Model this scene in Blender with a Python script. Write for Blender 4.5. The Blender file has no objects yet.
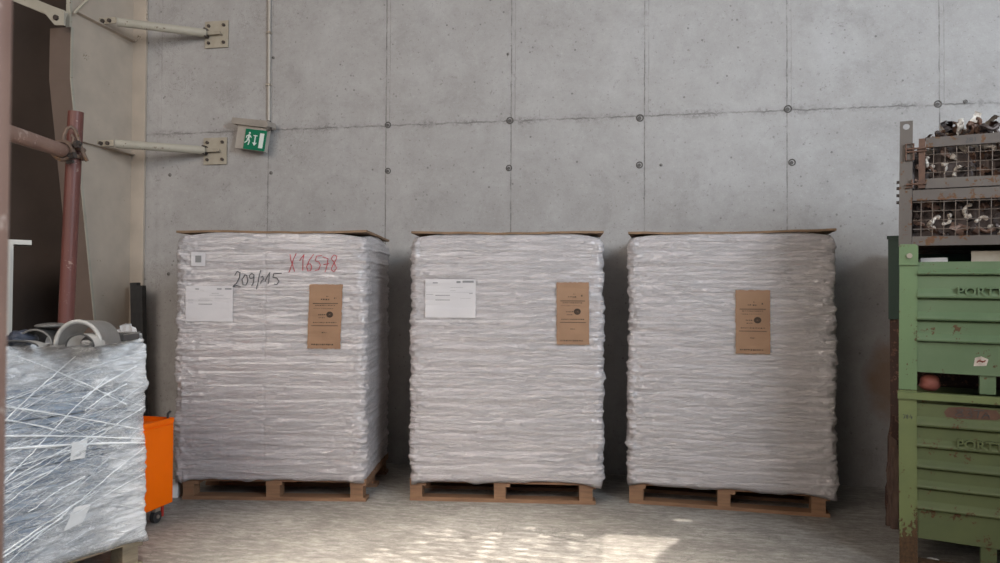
import bpy, bmesh, math, random
import numpy as np
from mathutils import Vector, Matrix, Euler
random.seed(7)
SC = bpy.context.scene
COL = SC.collection
PI = math.pi

# ---------------------------------------------------------------- camera
cam_d = bpy.data.cameras.new('camera'); cam = bpy.data.objects.new('camera', cam_d); COL.objects.link(cam)
SC.camera = cam
cam_d.sensor_width = 36.0; cam_d.lens = 722 * 36.0 / 1000
_yaw, _pit, _rol, _H = .1778, .0189, .0051, 1.3357
_f = Vector((-math.sin(_yaw), math.cos(_yaw), 0)); _r = Vector((math.cos(_yaw), math.sin(_yaw), 0)); _u = Vector((0, 0, 1))
f2 = _f * math.cos(_pit) + _u * math.sin(_pit); u2 = _u * math.cos(_pit) - _f * math.sin(_pit)
r3 = _r * math.cos(_rol) + u2 * math.sin(_rol); u3 = u2 * math.cos(_rol) - _r * math.sin(_rol)
M = Matrix((r3, u3, -f2)).transposed().to_4x4(); M.translation = Vector((0, 0, _H)); cam.matrix_world = M
cam_d.dof.use_dof = True; cam_d.dof.focus_distance = 4.9; cam_d.dof.aperture_fstop = 3.6
cam_d.clip_start = .05

# ---------------------------------------------------------------- world, sun, area lights, exposure
SC.view_settings.view_transform = 'Standard'; SC.view_settings.look = 'None'
SC.view_settings.gamma = 1; SC.view_settings.use_curve_mapping = False
SC.view_settings.exposure = 0.0
w = bpy.data.worlds.new('world'); SC.world = w; w.use_nodes = True
w.node_tree.nodes['Background'].inputs[0].default_value = (.86, .9, 1.0, 1)
w.node_tree.nodes['Background'].inputs[1].default_value = .20
SUN_DIR = Vector((.25, .5, -.83)).normalized()
sd = bpy.data.lights.new('sun', 'SUN'); sd.energy = 6.5; sd.angle = math.radians(.28); sd.color = (1, .93, .82)
so = bpy.data.objects.new('sun', sd); COL.objects.link(so); so.location = (-3, -4, 12)
so.rotation_euler = SUN_DIR.to_track_quat('-Z', 'Y').to_euler()
def area(name, loc, target, sx, sy, power, color, spread=180):
    d = bpy.data.lights.new(name, 'AREA'); d.shape = 'RECTANGLE'; d.size = sx; d.size_y = sy
    d.energy = power; d.color = color; d.spread = math.radians(spread)
    o = bpy.data.objects.new(name, d); COL.objects.link(o); o.location = loc
    o.rotation_euler = (Vector(target) - Vector(loc)).to_track_quat('-Z', 'Y').to_euler()
area('gate_daylight', (4.6, -.9, 3.8), (.8, 5.2, 1.6), 2.4, 3.0, 480, (.80, .90, 1.0))
area('front_fill', (-3.6, -2.6, 4.2), (-1.5, 5, .9), 4.6, 3.0, 250, (1.0, .89, .79))  # added warm fill lamp behind the camera, out of view
area('floor_glow_fill', (-.9, 2.1, 5.8), (-.8, 3.0, 0), 1.3, .7, 37, (1, .91, .80), 34)  # added lamp for the soft bright zone on the floor

# ---------------------------------------------------------------- material helpers
def new_mat(name):
    m = bpy.data.materials.new(name); m.use_nodes = True
    nt = m.node_tree; nt.nodes.clear()
    out = nt.nodes.new('ShaderNodeOutputMaterial'); b = nt.nodes.new('ShaderNodeBsdfPrincipled')
    nt.links.new(b.outputs[0], out.inputs[0])
    return m, nt, b, out
class NB:
    def __init__(s, nt): s.nt = nt; s.tc = nt.nodes.new('ShaderNodeTexCoord').outputs['Object']
    def n(s, t, **k):
        x = s.nt.nodes.new(t)
        for a, v in k.items(): setattr(x, a, v)
        return x
    def L(s, a, b): s.nt.links.new(a, b)
    def mapping(s, scale=(1, 1, 1), rot=(0, 0, 0), loc=(0, 0, 0), src=None):
        m = s.n('ShaderNodeMapping'); m.inputs['Scale'].default_value = scale
        m.inputs['Rotation'].default_value = rot; m.inputs['Location'].default_value = loc
        s.L(src or s.tc, m.inputs[0]); return m.outputs[0]
    def noise(s, vec, scale, detail=4, rough=.55, dist=0):
        x = s.n('ShaderNodeTexNoise'); x.inputs['Scale'].default_value = scale; x.inputs['Detail'].default_value = detail
        x.inputs['Roughness'].default_value = rough; x.inputs['Distortion'].default_value = dist
        s.L(vec, x.inputs['Vector']); return x.outputs[0]
    def ramp(s, v, lo, hi, a=0., b=1.):
        x = s.n('ShaderNodeMapRange'); x.inputs[1].default_value = lo; x.inputs[2].default_value = hi
        x.inputs[3].default_value = a; x.inputs[4].default_value = b; s.L(v, x.inputs[0]); return x.outputs[0]
    def math(s, op, a, b=0., c=0.):
        x = s.n('ShaderNodeMath', operation=op)
        for i, v in enumerate((a, b, c)):
            if hasattr(v, 'links'): s.L(v, x.inputs[i])
            else: x.inputs[i].default_value = v
        return x.outputs[0]
    def mix(s, f, a, b):
        x = s.n('ShaderNodeMix', data_type='RGBA')
        if hasattr(f, 'links'): s.L(f, x.inputs[0])
        else: x.inputs[0].default_value = f
        for i, v in ((6, a), (7, b)):
            if hasattr(v, 'links'): s.L(v, x.inputs[i])
            else: x.inputs[i].default_value = (*v, 1)
        return x.outputs[2]
    def xyz(s):
        x = s.n('ShaderNodeSeparateXYZ'); s.L(s.tc, x.inputs[0]); return x.outputs
    def bump(s, h, strength=.3, dist=.01, nrm=None):
        x = s.n('ShaderNodeBump'); x.inputs['Strength'].default_value = strength; x.inputs['Distance'].default_value = dist
        s.L(h, x.inputs['Height'])
        if nrm: s.L(nrm, x.inputs['Normal'])
        return x.outputs[0]

def mat_simple(name, c1, c2=None, scale=8, rough=.6, metal=0., bump=.15, bscale=60, stretch=(1, 1, 1), spec=.5):
    m, nt, b, o = new_mat(name); N = NB(nt)
    v = N.mapping(stretch)
    c2 = c2 or tuple(x * .8 for x in c1)
    N.L(N.mix(N.ramp(N.noise(v, scale, 6), .3, .7), c1, c2), b.inputs['Base Color'])
    b.inputs['Roughness'].default_value = rough; b.inputs['Metallic'].default_value = metal
    b.inputs['Specular IOR Level'].default_value = spec
    if bump: N.L(N.bump(N.noise(v, bscale, 5), bump, .004), b.inputs['Normal'])
    return m
def mat_painted(name, c1, c2, rust=(.06, .035, .02), amount=.5, zlow=None, rough=.5, scale=9, rust2=(.12, .065, .03)):
    """worn paint: large patches of rust and small chips; more of it under height zlow"""
    m, nt, b, o = new_mat(name); N = NB(nt); z = N.xyz()[2]
    col = N.mix(N.ramp(N.noise(N.mapping((1, 1, 1)), 5, 5), .35, .65), c1, c2)
    n1 = N.noise(N.tc, scale, 9, .68); n2 = N.noise(N.tc, 70, 3, .6)
    v = N.math('ADD', N.math('MULTIPLY', n1, .75), N.math('MULTIPLY', n2, .3))
    if zlow is not None: v = N.math('ADD', v, N.ramp(z, zlow + .12, zlow - .02, 0, .22))
    th = .665 - .15 * amount
    mask = N.ramp(v, th, th + .025)
    rc = N.mix(N.ramp(n2, .35, .65), rust, rust2)
    N.L(N.mix(mask, col, rc), b.inputs['Base Color'])
    N.L(N.ramp(mask, 0, 1, rough, .9), b.inputs['Roughness'])
    N.L(N.bump(N.math('ADD', N.math('MULTIPLY', mask, -.5), N.math('MULTIPLY', n2, .35)), .35, .003), b.inputs['Normal'])
    return m

# concrete wall: formwork joints, cold joint, pits, runs
JX0, JW, JZ = -2.9358, 1.0141, 2.6858
def mat_wall():
    m, nt, b, o = new_mat('cast_concrete'); N = NB(nt); X, Y, Z = N.xyz()
    big = N.noise(N.mapping((1, 1, .8)), 1.1, 6, .6); mid = N.noise(N.tc, 6, 8, .62); fine = N.noise(N.tc, 90, 4, .6)
    c = N.mix(N.ramp(big, .32, .68), (.335, .315, .302), (.40, .382, .37))
    c = N.mix(N.ramp(mid, .35, .75, 0, .28), c, (.24, .222, .21))
    c = N.mix(N.ramp(fine, .3, .7, 0, .18), c, (.5, .49, .48))
    cloud = N.noise(N.mapping((1, 1, .45), loc=(3, 0, 1)), 2.2, 7, .66)
    c = N.mix(N.ramp(cloud, .52, .75, 0, .3), c, (.5, .49, .49))
    rub = N.noise(N.mapping((1, 1, 1.15), rot=(0, .6, 0)), 3.0, 9, .8, .3)
    c = N.mix(N.ramp(rub, .51, .64, 0, .26), c, (.19, .175, .165)); c = N.mix(N.ramp(rub, .48, .36, 0, .2), c, (.54, .53, .52))
    sp = N.noise(N.tc, 38, 5, .75)
    c = N.mix(N.ramp(sp, .6, .66, 0, .65), c, (.15, .135, .125)); c = N.mix(N.ramp(sp, .42, .34, 0, .4), c, (.5, .49, .48))
    lp = N.noise(N.mapping((1, 1, 1), loc=(9, 1, 4)), 13, 7, .8, .8)
    c = N.mix(N.math('MULTIPLY', N.ramp(lp, .6, .66, 0, .55), N.ramp(cloud, .5, .56)), c, (.14, .125, .115))
    # pits
    vo = N.n('ShaderNodeTexVoronoi'); vo.inputs['Scale'].default_value = 16; N.L(N.tc, vo.inputs['Vector'])
    pit = N.math('MULTIPLY', N.ramp(vo.outputs['Distance'], .16, .08), N.ramp(mid, .5, .58))
    c = N.mix(N.math('MULTIPLY', pit, .6), c, (.1, .09, .085))
    # vertical joints
    wob = N.math('MULTIPLY', N.math('SUBTRACT', N.noise(N.mapping((.0, 1, 1)), 6, 4), .5), .02)
    xm = N.math('SUBTRACT', N.math('MODULO', N.math('ADD', N.math('SUBTRACT', X, JX0 - JW * 10.5), wob), JW), JW / 2)
    ax = N.math('ABSOLUTE', xm)
    brk = N.ramp(N.noise(N.mapping((1, 1, 1)), 9, 6, .75), .4, .58, .22, 1)
    jl = N.math('MULTIPLY', N.math('MULTIPLY', N.ramp(ax, .0065, .002), brk), N.ramp(X, -3.4, -3.3, .15, 1.))
    jl2 = N.math('MULTIPLY', N.ramp(N.math('ABSOLUTE', N.math('SUBTRACT', xm, .03)), .005, .001), N.math('MULTIPLY', N.ramp(Z, JZ - .01, JZ + .01, .0, .5), brk))
    halo = N.math('MULTIPLY', N.ramp(ax, .04, .0), N.ramp(N.noise(N.tc, 14, 5), .45, .7, 0, .3))
    # cold joint
    wz = N.math('MULTIPLY', N.math('SUBTRACT', N.noise(N.mapping((1, 0, 0)), 9, 6, .7), .5), .05)
    az = N.math('ABSOLUTE', N.math('ADD', N.math('SUBTRACT', Z, JZ), wz))
    hb = N.ramp(N.noise(N.mapping((1, 1, 1)), 34, 6, .8), .47, .56, .0, 1)
    hj = N.math('MAXIMUM', N.math('MULTIPLY', N.ramp(az, .009, .002), N.ramp(N.noise(N.tc, 9, 6, .75), .4, .56, .25, 1)), N.math('MULTIPLY', N.math('MULTIPLY', N.ramp(az, .042, .006), hb), N.ramp(N.noise(N.mapping((1, 0, 0)), 3, 3), .42, .62, .1, .9)))
    jm = N.math('MAXIMUM', N.math('MAXIMUM', jl, jl2), N.math('MAXIMUM', hj, halo))
    jm = N.math('MINIMUM', N.math('MAXIMUM', jm, 0.), 1.)
    c = N.mix(N.math('MULTIPLY', jm, .7), c, (.10, .088, .08))
    # scribbled hairline stains at left, below the lamp
    cr = N.noise(N.mapping((1.3, 1, 1)), 7, 8, .75, 1.2)
    crm = N.math('MULTIPLY', N.ramp(N.math('ABSOLUTE', N.math('SUBTRACT', cr, .5)), .012, .002), N.ramp(X, -2.1, -3.0, 0, .5))
    crm = N.math('MULTIPLY', crm, N.ramp(N.noise(N.tc, 2.5, 3), .5, .6))
    c = N.mix(crm, c, (.1, .085, .075))
    # rusty brown stain near bins, and splash dirt near floor
    dx = N.math('DIVIDE', N.math('SUBTRACT', X, 1.79), .17); dz = N.math('DIVIDE', N.math('SUBTRACT', Z, .75), .32)
    rr = N.math('ADD', N.math('MULTIPLY', dx, dx), N.math('MULTIPLY', dz, dz))
    st = N.math('MULTIPLY', N.ramp(N.math('ADD', rr, N.math('MULTIPLY', mid, 1.4)), 1.7, .9), .75)
    c = N.mix(st, c, (.26, .15, .09))
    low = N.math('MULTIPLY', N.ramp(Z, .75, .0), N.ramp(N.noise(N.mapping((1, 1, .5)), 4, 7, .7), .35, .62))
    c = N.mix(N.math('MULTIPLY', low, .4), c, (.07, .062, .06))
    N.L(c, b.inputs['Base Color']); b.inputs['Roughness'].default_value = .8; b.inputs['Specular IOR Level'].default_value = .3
    h = N.math('SUBTRACT', N.math('ADD', N.math('MULTIPLY', mid, .35), N.math('MULTIPLY', fine, .12)), N.math('ADD', N.math('MULTIPLY', jm, .7), N.math('MULTIPLY', pit, .5)))
    N.L(N.bump(h, .45, .008), b.inputs['Normal'])
    return m
def mat_floor():
    m, nt, b, o = new_mat('worn_concrete_floor'); N = NB(nt)
    a = N.noise(N.mapping((1, 1, 1)), 1.3, 8, .65); s = N.noise(N.mapping((.7, 2.2, 1), rot=(0, 0, .25)), 2.6, 8, .7, .6); f = N.noise(N.tc, 60, 5, .65)
    c = N.mix(N.ramp(a, .32, .68), (.25, .23, .205), (.43, .405, .37))
    c = N.mix(N.ramp(s, .5, .66, 0, .6), c, (.17, .15, .135))
    c = N.mix(N.ramp(s, .48, .25, 0, .5), c, (.52, .5, .46))
    c = N.mix(N.ramp(f, .35, .7, 0, .4), c, (.18, .165, .15))
    g = N.noise(N.mapping((1, 2.6, 1), loc=(4, 2, 0)), 11, 8, .75)
    c = N.mix(N.ramp(g, .5, .6, 0, .5), c, (.14, .125, .11)); c = N.mix(N.ramp(g, .48, .38, 0, .45), c, (.58, .56, .53))
    ck = N.noise(N.mapping((1, 1.5, 1), loc=(1, 7, 0)), 2.2, 8, .72, .8)
    c = N.mix(N.ramp(N.math('ABSOLUTE', N.math('SUBTRACT', ck, .5)), .012, .002, 0, .45), c, (.1, .09, .08))
    sc = N.noise(N.mapping((.25, 3, 1), rot=(0, 0, -.3)), 9, 5, .7)
    c = N.mix(N.ramp(sc, .62, .7, 0, .3), c, (.13, .12, .11))
    N.L(c, b.inputs['Base Color'])
    N.L(N.ramp(a, .3, .7, .42, .72), b.inputs['Roughness'])
    N.L(N.bump(N.math('ADD', f, N.math('MULTIPLY', g, .9)), .35, .006), b.inputs['Normal'])
    return m
def mat_film():
    m, nt, b, o = new_mat('white_stretch_film'); N = NB(nt)
    v = N.mapping((.7, .7, 17)); s1 = N.noise(v, 3.0, 7, .68, .25); s2 = N.noise(N.mapping((1.6, 1.6, 30)), 3, 5, .65)
    fold = N.noise(N.mapping((.9, .9, 9), rot=(.0, .05, 0)), 3.3, 6, .62, .35)
    ridge = N.ramp(N.math('ABSOLUTE', N.math('SUBTRACT', fold, .5)), .03, .0)
    c = N.mix(N.ramp(s1, .35, .68), (.56, .51, .515), (.72, .665, .665))
    c = N.mix(N.ramp(s2, .45, .72, 0, .45), c, (.82, .775, .775))
    dk = N.noise(N.mapping((.8, .8, 16), rot=(0, .03, 0), loc=(3, 1, 5)), 3.1, 6, .65, .4)
    c = N.mix(N.ramp(N.math('ABSOLUTE', N.math('SUBTRACT', dk, .5)), .016, .0, 0, .36), c, (.34, .30, .305))
    c = N.mix(N.math('MULTIPLY', ridge, .55), c, (.88, .86, .86))  # highlights along the folds put into the film colour as whiter lines
    N.L(c, b.inputs['Base Color'])
    N.L(N.ramp(s1, .3, .7, .28, .45), b.inputs['Roughness'])
    b.inputs['Specular IOR Level'].default_value = .55
    b.inputs['Coat Weight'].default_value = .7; b.inputs['Coat Roughness'].default_value = .2
    cr = N.noise(N.mapping((7, 7, 9), rot=(0, .3, 0)), 4, 5, .7, 1.0)
    crr = N.ramp(N.math('ABSOLUTE', N.math('SUBTRACT', cr, .5)), .06, .0)
    h = N.math('ADD', N.math('ADD', s1, N.math('MULTIPLY', s2, .6)), N.math('ADD', N.math('MULTIPLY', ridge, .35), N.math('MULTIPLY', crr, .16)))
    N.L(N.bump(h, .9, .013), b.inputs['Normal'])
    return m
def mat_clear_film():
    m, nt, b, o = new_mat('clear_stretch_film'); N = NB(nt)
    d1 = N.noise(N.mapping((2.2, 2.2, 13), rot=(0, .42, 0)), 2.6, 7, .7, .6)
    d2 = N.noise(N.mapping((3, 3, 20), rot=(0, -.5, 0)), 2.4, 6, .65, .3)
    d3 = N.noise(N.tc, 2.0, 4, .6)
    r1 = N.ramp(N.math('ABSOLUTE', N.math('SUBTRACT', d1, .5)), .022, .0)
    r2 = N.ramp(N.math('ABSOLUTE', N.math('SUBTRACT', d2, .5)), .016, .0)
    X, Y, Z = N.xyz()
    f = N.math('ADD', N.ramp(d3, .42, .58, .08, .46), N.math('MULTIPLY', N.math('MAXIMUM', r1, r2), .75))
    f = N.math('ADD', f, N.ramp(d1, .45, .7, 0, .3))
    f = N.math('ADD', f, N.ramp(Z, .88, 1.0, 0, .3)); f = N.math('ADD', f, N.ramp(X, .92, 1.12, 0, .3))
    f = N.math('MINIMUM', f, .97)
    b.inputs['Base Color'].default_value = (.92, .93, .95, 1)
    b.inputs['Roughness'].default_value = .16; b.inputs['Specular IOR Level'].default_value = .7
    h = N.math('ADD', N.math('ADD', d1, N.math('MULTIPLY', d2, .7)), N.math('MULTIPLY', r1, .3))
    N.L(N.bump(h, .8, .012), b.inputs['Normal'])
    tr = N.n('ShaderNodeBsdfTransparent'); mx = N.n('ShaderNodeMixShader')
    N.L(f, mx.inputs[0]); N.L(tr.outputs[0], mx.inputs[1]); N.L(b.outputs[0], mx.inputs[2]); N.L(mx.outputs[0], o.inputs[0])
    return m

MAT = dict(
    wall=mat_wall(), floor=mat_floor(), film=mat_film(), clear=mat_clear_film(),
    wood=mat_simple('pallet_wood', (.30, .165, .09), (.19, .10, .055), 5, .75, bump=.4, bscale=30, stretch=(1, 9, 9)),
    oldwood=mat_simple('weathered_pallet_wood', (.30, .25, .17), (.17, .13, .09), 6, .8, bump=.4, bscale=40, stretch=(1, 6, 6)),
    board=mat_simple('brown_fibreboard', (.27, .17, .10), (.17, .105, .06), 9, .75, bump=.3),
    kraft=mat_simple('kraft_paper', (.33, .195, .115), (.27, .155, .09), 7, .7, bump=.25, bscale=40),
    ink=mat_simple('dark_print', (.07, .045, .03), (.05, .03, .02), rough=.8, bump=0),
    greyink=mat_simple('grey_print', (.27, .26, .27), (.2, .2, .2), rough=.8, bump=0),
    blackink=mat_simple('black_marker', (.05, .05, .055), (.09, .09, .09), rough=.6, bump=0),
    redink=mat_simple('red_marker', (.45, .055, .07), (.5, .12, .13), rough=.6, bump=0, scale=60),
    paper=mat_simple('label_paper', (.62, .595, .60), (.56, .535, .545), 4, .55, bump=.1),
    whitepaper=mat_simple('white_paper', (.8, .8, .8), (.72, .72, .72), 6, .6, bump=.3, bscale=20),
    dark=mat_simple('dark_brown_cladding', (.072, .052, .043), (.05, .037, .031), 2.0, .85, bump=.2),  # dark brown painted metal cladding
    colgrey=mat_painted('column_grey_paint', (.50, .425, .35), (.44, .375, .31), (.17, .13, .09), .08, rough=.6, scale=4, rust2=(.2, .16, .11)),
    colshade=mat_simple('column_shaded_face', (.16, .115, .092), (.125, .088, .07), 3, .75, bump=.2),  # front flange: shade on the face turned from the light, put into its colour
    beam=mat_painted('cream_steel_paint', (.44, .41, .34), (.36, .33, .27), (.14, .09, .06), .15, rough=.5),
    steel=mat_simple('zinc_steel', (.42, .38, .32), (.28, .24, .2), 20, .55, .4),
    plate=mat_simple('dusty_steel_plate', (.42, .375, .30), (.33, .285, .22), 12, .7, .1),
    bolt=mat_simple('dark_bolt_steel', (.06, .05, .045), (.1, .08, .07), 30, .6, .5),
    red=mat_painted('scaffold_red_paint', (.135, .045, .036), (.11, .038, .03), (.24, .15, .12), .25, rough=.5, scale=16, rust2=(.3, .2, .17)),
    redlight=mat_painted('faded_red_paint', (.28, .17, .13), (.225, .13, .10), (.42, .30, .25), .35, rough=.5, scale=14, rust2=(.5, .38, .32)),
    clamp=mat_painted('rusty_clamp', (.17, .11, .08), (.11, .07, .05), (.26, .15, .09), .5, rough=.6, scale=30),
    orange=mat_simple('orange_paint', (.98, .165, .0), (.92, .15, .0), 3, .55, bump=.05, spec=.15),
    redplastic=mat_simple('red_bracket', (.5, .03, .02), rough=.45, bump=0),
    rubber=mat_simple('black_rubber', (.02, .02, .022), (.035, .035, .035), 20, .6),
    black=mat_simple('black_plastic', (.035, .035, .036), (.06, .06, .058), 10, .45),
    grey=mat_simple('grey_plastic', (.16, .155, .148), (.115, .11, .105), 12, .38, bump=.2),
    pale=mat_simple('pale_plastic', (.42, .41, .39), (.3, .29, .28), 12, .35, bump=.1),
    navy=mat_simple('dark_bag_plastic', (.03, .035, .05), (.07, .08, .11), 16, .3, bump=.6, bscale=25),
    green=mat_painted('green_bin_paint', (.108, .168, .082), (.13, .19, .10), amount=.28, rough=.5),
    greenpost=mat_painted('green_post_paint', (.15, .23, .105), (.13, .20, .095), amount=.42, rough=.5),
    greenold=mat_painted('yellowed_green_paint', (.115, .14, .055), (.095, .12, .05), amount=.42, rough=.5),
    greenoldpost=mat_painted('yellowed_green_post_paint', (.175, .21, .08), (.14, .175, .07), amount=.5, zlow=.14, rough=.5),
    darkgreen=mat_painted('dark_green_paint', (.012, .045, .028), (.01, .035, .022), amount=.2),
    rustbin=mat_painted('rusty_brown_steel', (.085, .045, .035), (.06, .035, .03), (.14, .07, .045), .7, rough=.8, scale=20, rust2=(.2, .11, .08)),
    cage=mat_painted('grey_cage_paint', (.125, .105, .09), (.10, .082, .072), (.15, .065, .035), .6, rough=.6, scale=12),
    rust=mat_simple('rusty_steel', (.145, .075, .048), (.085, .048, .034), 22, .8, bump=.5),
    wire=mat_simple('wire_mesh_steel', (.27, .23, .20), (.17, .12, .09), 20, .6, .4, bump=0),
    scrapA=mat_simple('brown_scrap_metal', (.20, .115, .08), (.09, .052, .038), 20, .5, .3, bump=.4),
    scrapB=mat_simple('pale_scrap_metal', (.74, .68, .6), (.42, .34, .28), 20, .5, .15, bump=.4),  # whitened: sunlight on the pale pieces is put into their colour
    scrapC=mat_simple('dark_scrap_metal', (.045, .033, .03), (.085, .062, .055), 20, .5, .4, bump=.4),
    whitepaint=mat_simple('off_white_enamel', (.66, .65, .6), (.6, .59, .55), 4, .4, bump=.05),
    lamp=mat_simple('grey_lamp_plastic', (.35, .31, .27), (.27, .24, .21), 12, .6),
    lampbody=mat_simple('beige_lamp_diffuser', (.44, .40, .35), (.36, .32, .28), 10, .4),
    signgreen=mat_simple('sign_green', (.0, .17, .085), (.0, .155, .075), 6, .4, bump=0),
    signwhite=mat_simple('sign_white', (.75, .8, .75), (.68, .74, .7), rough=.4, bump=0),
    contents=mat_simple('grey_blue_sheets', (.42, .50, .60), (.13, .17, .24), 3, .5, bump=.3, bscale=14, stretch=(1, 1, 12)),
    strand=mat_simple('twisted_film', (.95, .96, .97), (.88, .9, .92), 20, .3, bump=0),  # film strands, near white so their colour also carries the highlights
    roof=mat_simple('roof_panel', (.35, .34, .33), rough=.8),
    brokenwood=mat_simple('broken_board_wood', (.17, .11, .085), (.08, .05, .04), 8, .85, bump=.5, bscale=40, stretch=(5, 5, 1)),
    tie=mat_simple('tie_hole_mortar', (.13, .12, .11), (.09, .08, .075), 30, .9),
    redstone=mat_simple('reddish_ceramic', (.30, .085, .06), (.22, .07, .05), 12, .7),
)

# ---------------------------------------------------------------- mesh helpers
def obj(name, bm, m, parent=None, loc=None, rot=None, smooth=False, bevel=0):
    if bevel:
        es = [e for e in bm.edges if len(e.link_faces) == 2 and e.calc_face_angle(0) > .6]
        bmesh.ops.bevel(bm, geom=es, offset=bevel, segments=1, affect='EDGES', clamp_overlap=True)
    bmesh.ops.recalc_face_normals(bm, faces=bm.faces)
    me = bpy.data.meshes.new(name); bm.to_mesh(me); bm.free()
    if smooth:
        for p in me.polygons: p.use_smooth = True
    me.materials.append(m)
    o = bpy.data.objects.new(name, me); COL.objects.link(o)
    if parent: o.parent = parent
    if loc: o.location = loc
    if rot: o.rotation_euler = rot
    return o
def tag(o, label=None, cat=None, group=None, kind=None):
    if label: o['label'] = label
    if cat: o['category'] = cat
    if group: o['group'] = group
    if kind: o['kind'] = kind
    return o
def thing(name, label, cat, loc=(0, 0, 0), rot=(0, 0, 0), group=None):
    o = bpy.data.objects.new(name, None); COL.objects.link(o); o.empty_display_size = .1
    o.location = loc; o.rotation_euler = rot
    return tag(o, label, cat, group)
def bx(bm, x0, x1, y0, y1, z0, z1, mat=None):
    vs = [bm.verts.new((x, y, z)) for x in (x0, x1) for y in (y0, y1) for z in (z0, z1)]
    if mat:
        for v in vs: v.co = mat @ v.co
    for f in ((0, 1, 3, 2), (4, 6, 7, 5), (0, 4, 5, 1), (2, 3, 7, 6), (0, 2, 6, 4), (1, 5, 7, 3)):
        bm.faces.new([vs[i] for i in f])
    return vs
def box(*a, mat=None):
    bm = bmesh.new(); bx(bm, *a, mat=mat); return bm
def tube(bm, pts, r, seg=12, closed=False, caps=True, squash=None):
    pts = [Vector(p) for p in pts]; n = len(pts); rings = []
    rad = r if isinstance(r, (list, tuple)) else [r] * n
    prev = None
    for i, p in enumerate(pts):
        if closed: t = pts[(i + 1) % n] - pts[i - 1]
        else: t = pts[min(i + 1, n - 1)] - pts[max(i - 1, 0)]
        t.normalize()
        if prev is None:
            up = Vector((0, 0, 1)) if abs(t.z) < .9 else Vector((1, 0, 0))
            a = t.cross(up).normalized()
        else:
            a = (prev - t * prev.dot(t)).normalized()
        prev = a; b2 = t.cross(a)
        rings.append([bm.verts.new(p + (a * math.cos(2 * PI * k / seg) + b2 * math.sin(2 * PI * k / seg)) * rad[i]) for k in range(seg)])
    m = n if closed else n - 1
    for i in range(m):
        A, B = rings[i], rings[(i + 1) % n]
        for k in range(seg): bm.faces.new((A[k], A[(k + 1) % seg], B[(k + 1) % seg], B[k]))
    if caps and not closed:
        bm.faces.new(rings[0][::-1]); bm.faces.new(rings[-1])
    return bm
def mtube(pts, r, seg=12, **k): return tube(bmesh.new(), pts, r, seg, **k)
def hollow_tube(bm, a, b, r, th, seg=20):
    a, b = Vector(a), Vector(b); t = (b - a).normalized()
    up = Vector((0, 0, 1)) if abs(t.z) < .9 else Vector((1, 0, 0)); u = t.cross(up).normalized(); v = t.cross(u)
    R = []
    for p, rr in ((a, r), (b, r), (b, r - th), (a, r - th)):
        R.append([bm.verts.new(p + (u * math.cos(2 * PI * k / seg) + v * math.sin(2 * PI * k / seg)) * rr) for k in range(seg)])
    for i in range(4):
        for k in range(seg): bm.faces.new((R[i][k], R[i][(k + 1) % seg], R[(i + 1) % 4][(k + 1) % seg], R[(i + 1) % 4][k]))
def prism(bm, pts2, d0, d1, axis='y', mat=None):
    """extrude a 2-D outline (x,z) along y, (y,z) along x or (x,y) along z"""
    def P(a, b, d): return {'y': (a, d, b), 'x': (d, a, b), 'z': (a, b, d)}[axis]
    A = [bm.verts.new(P(a, b, d0)) for a, b in pts2]; B = [bm.verts.new(P(a, b, d1)) for a, b in pts2]
    if mat:
        for v in A + B: v.co = mat @ v.co
    n = len(pts2)
    for i in range(n): bm.faces.new((A[i], A[(i + 1) % n], B[(i + 1) % n], B[i]))
    bm.faces.new(A[::-1]); bm.faces.new(B)
    return bm
def disc(bm, c, r, y0, y1, seg=16):
    return prism(bm, [(c[0] + r * math.cos(2 * PI * k / seg), c[1] + r * math.sin(2 * PI * k / seg)) for k in range(seg)], y0, y1)

# ---------------------------------------------------------------- numpy value noise
def _h(ix, iy, seed):
    n = (ix.astype(np.int64) * 374761393 + iy.astype(np.int64) * 668265263 + int(seed) * 982451653) & 0xffffffff
    n = ((n ^ (n >> 13)) * 1274126177) & 0xffffffff
    n = (n ^ (n >> 16)) & 0xffff
    return n / 65535.0
def vn(x, y, seed=0):
    x, y = np.broadcast_arrays(np.asarray(x, float), np.asarray(y, float))
    ix, iy = np.floor(x), np.floor(y); fx, fy = x - ix, y - iy
    fx = fx * fx * (3 - 2 * fx); fy = fy * fy * (3 - 2 * fy)
    a = _h(ix, iy, seed); b = _h(ix + 1, iy, seed); c = _h(ix, iy + 1, seed); d = _h(ix + 1, iy + 1, seed)
    return (a * (1 - fx) + b * fx) * (1 - fy) + (c * (1 - fx) + d * fx) * fy
def rg(x, y, seed=0, p=4): return (1 - np.abs(2 * vn(x, y, seed) - 1)) ** p

# ================================================================ SETTING
def struct(name, bm, m, **k): return tag(obj(name, bm, m, **k), kind='structure')
struct('floor', box(-8, 6, -8, 5.7, -.15, 0), MAT['floor'])
wall = struct('wall_back', box(-4.32, 6, 5.5, 5.7, 0, 6), MAT['wall'])
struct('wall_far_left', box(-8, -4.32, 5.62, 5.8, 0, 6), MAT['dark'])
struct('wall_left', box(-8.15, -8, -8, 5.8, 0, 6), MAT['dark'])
struct('wall_right', box(6, 6.15, -8, 5.7, 0, 6), MAT['wall'])
# added low partition outside the frame at right, to shade floor and lower bins
struct('shade_partition', box(2.8, 2.95, -8, 2.7, 0, 2.25), MAT['wall'])
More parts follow.
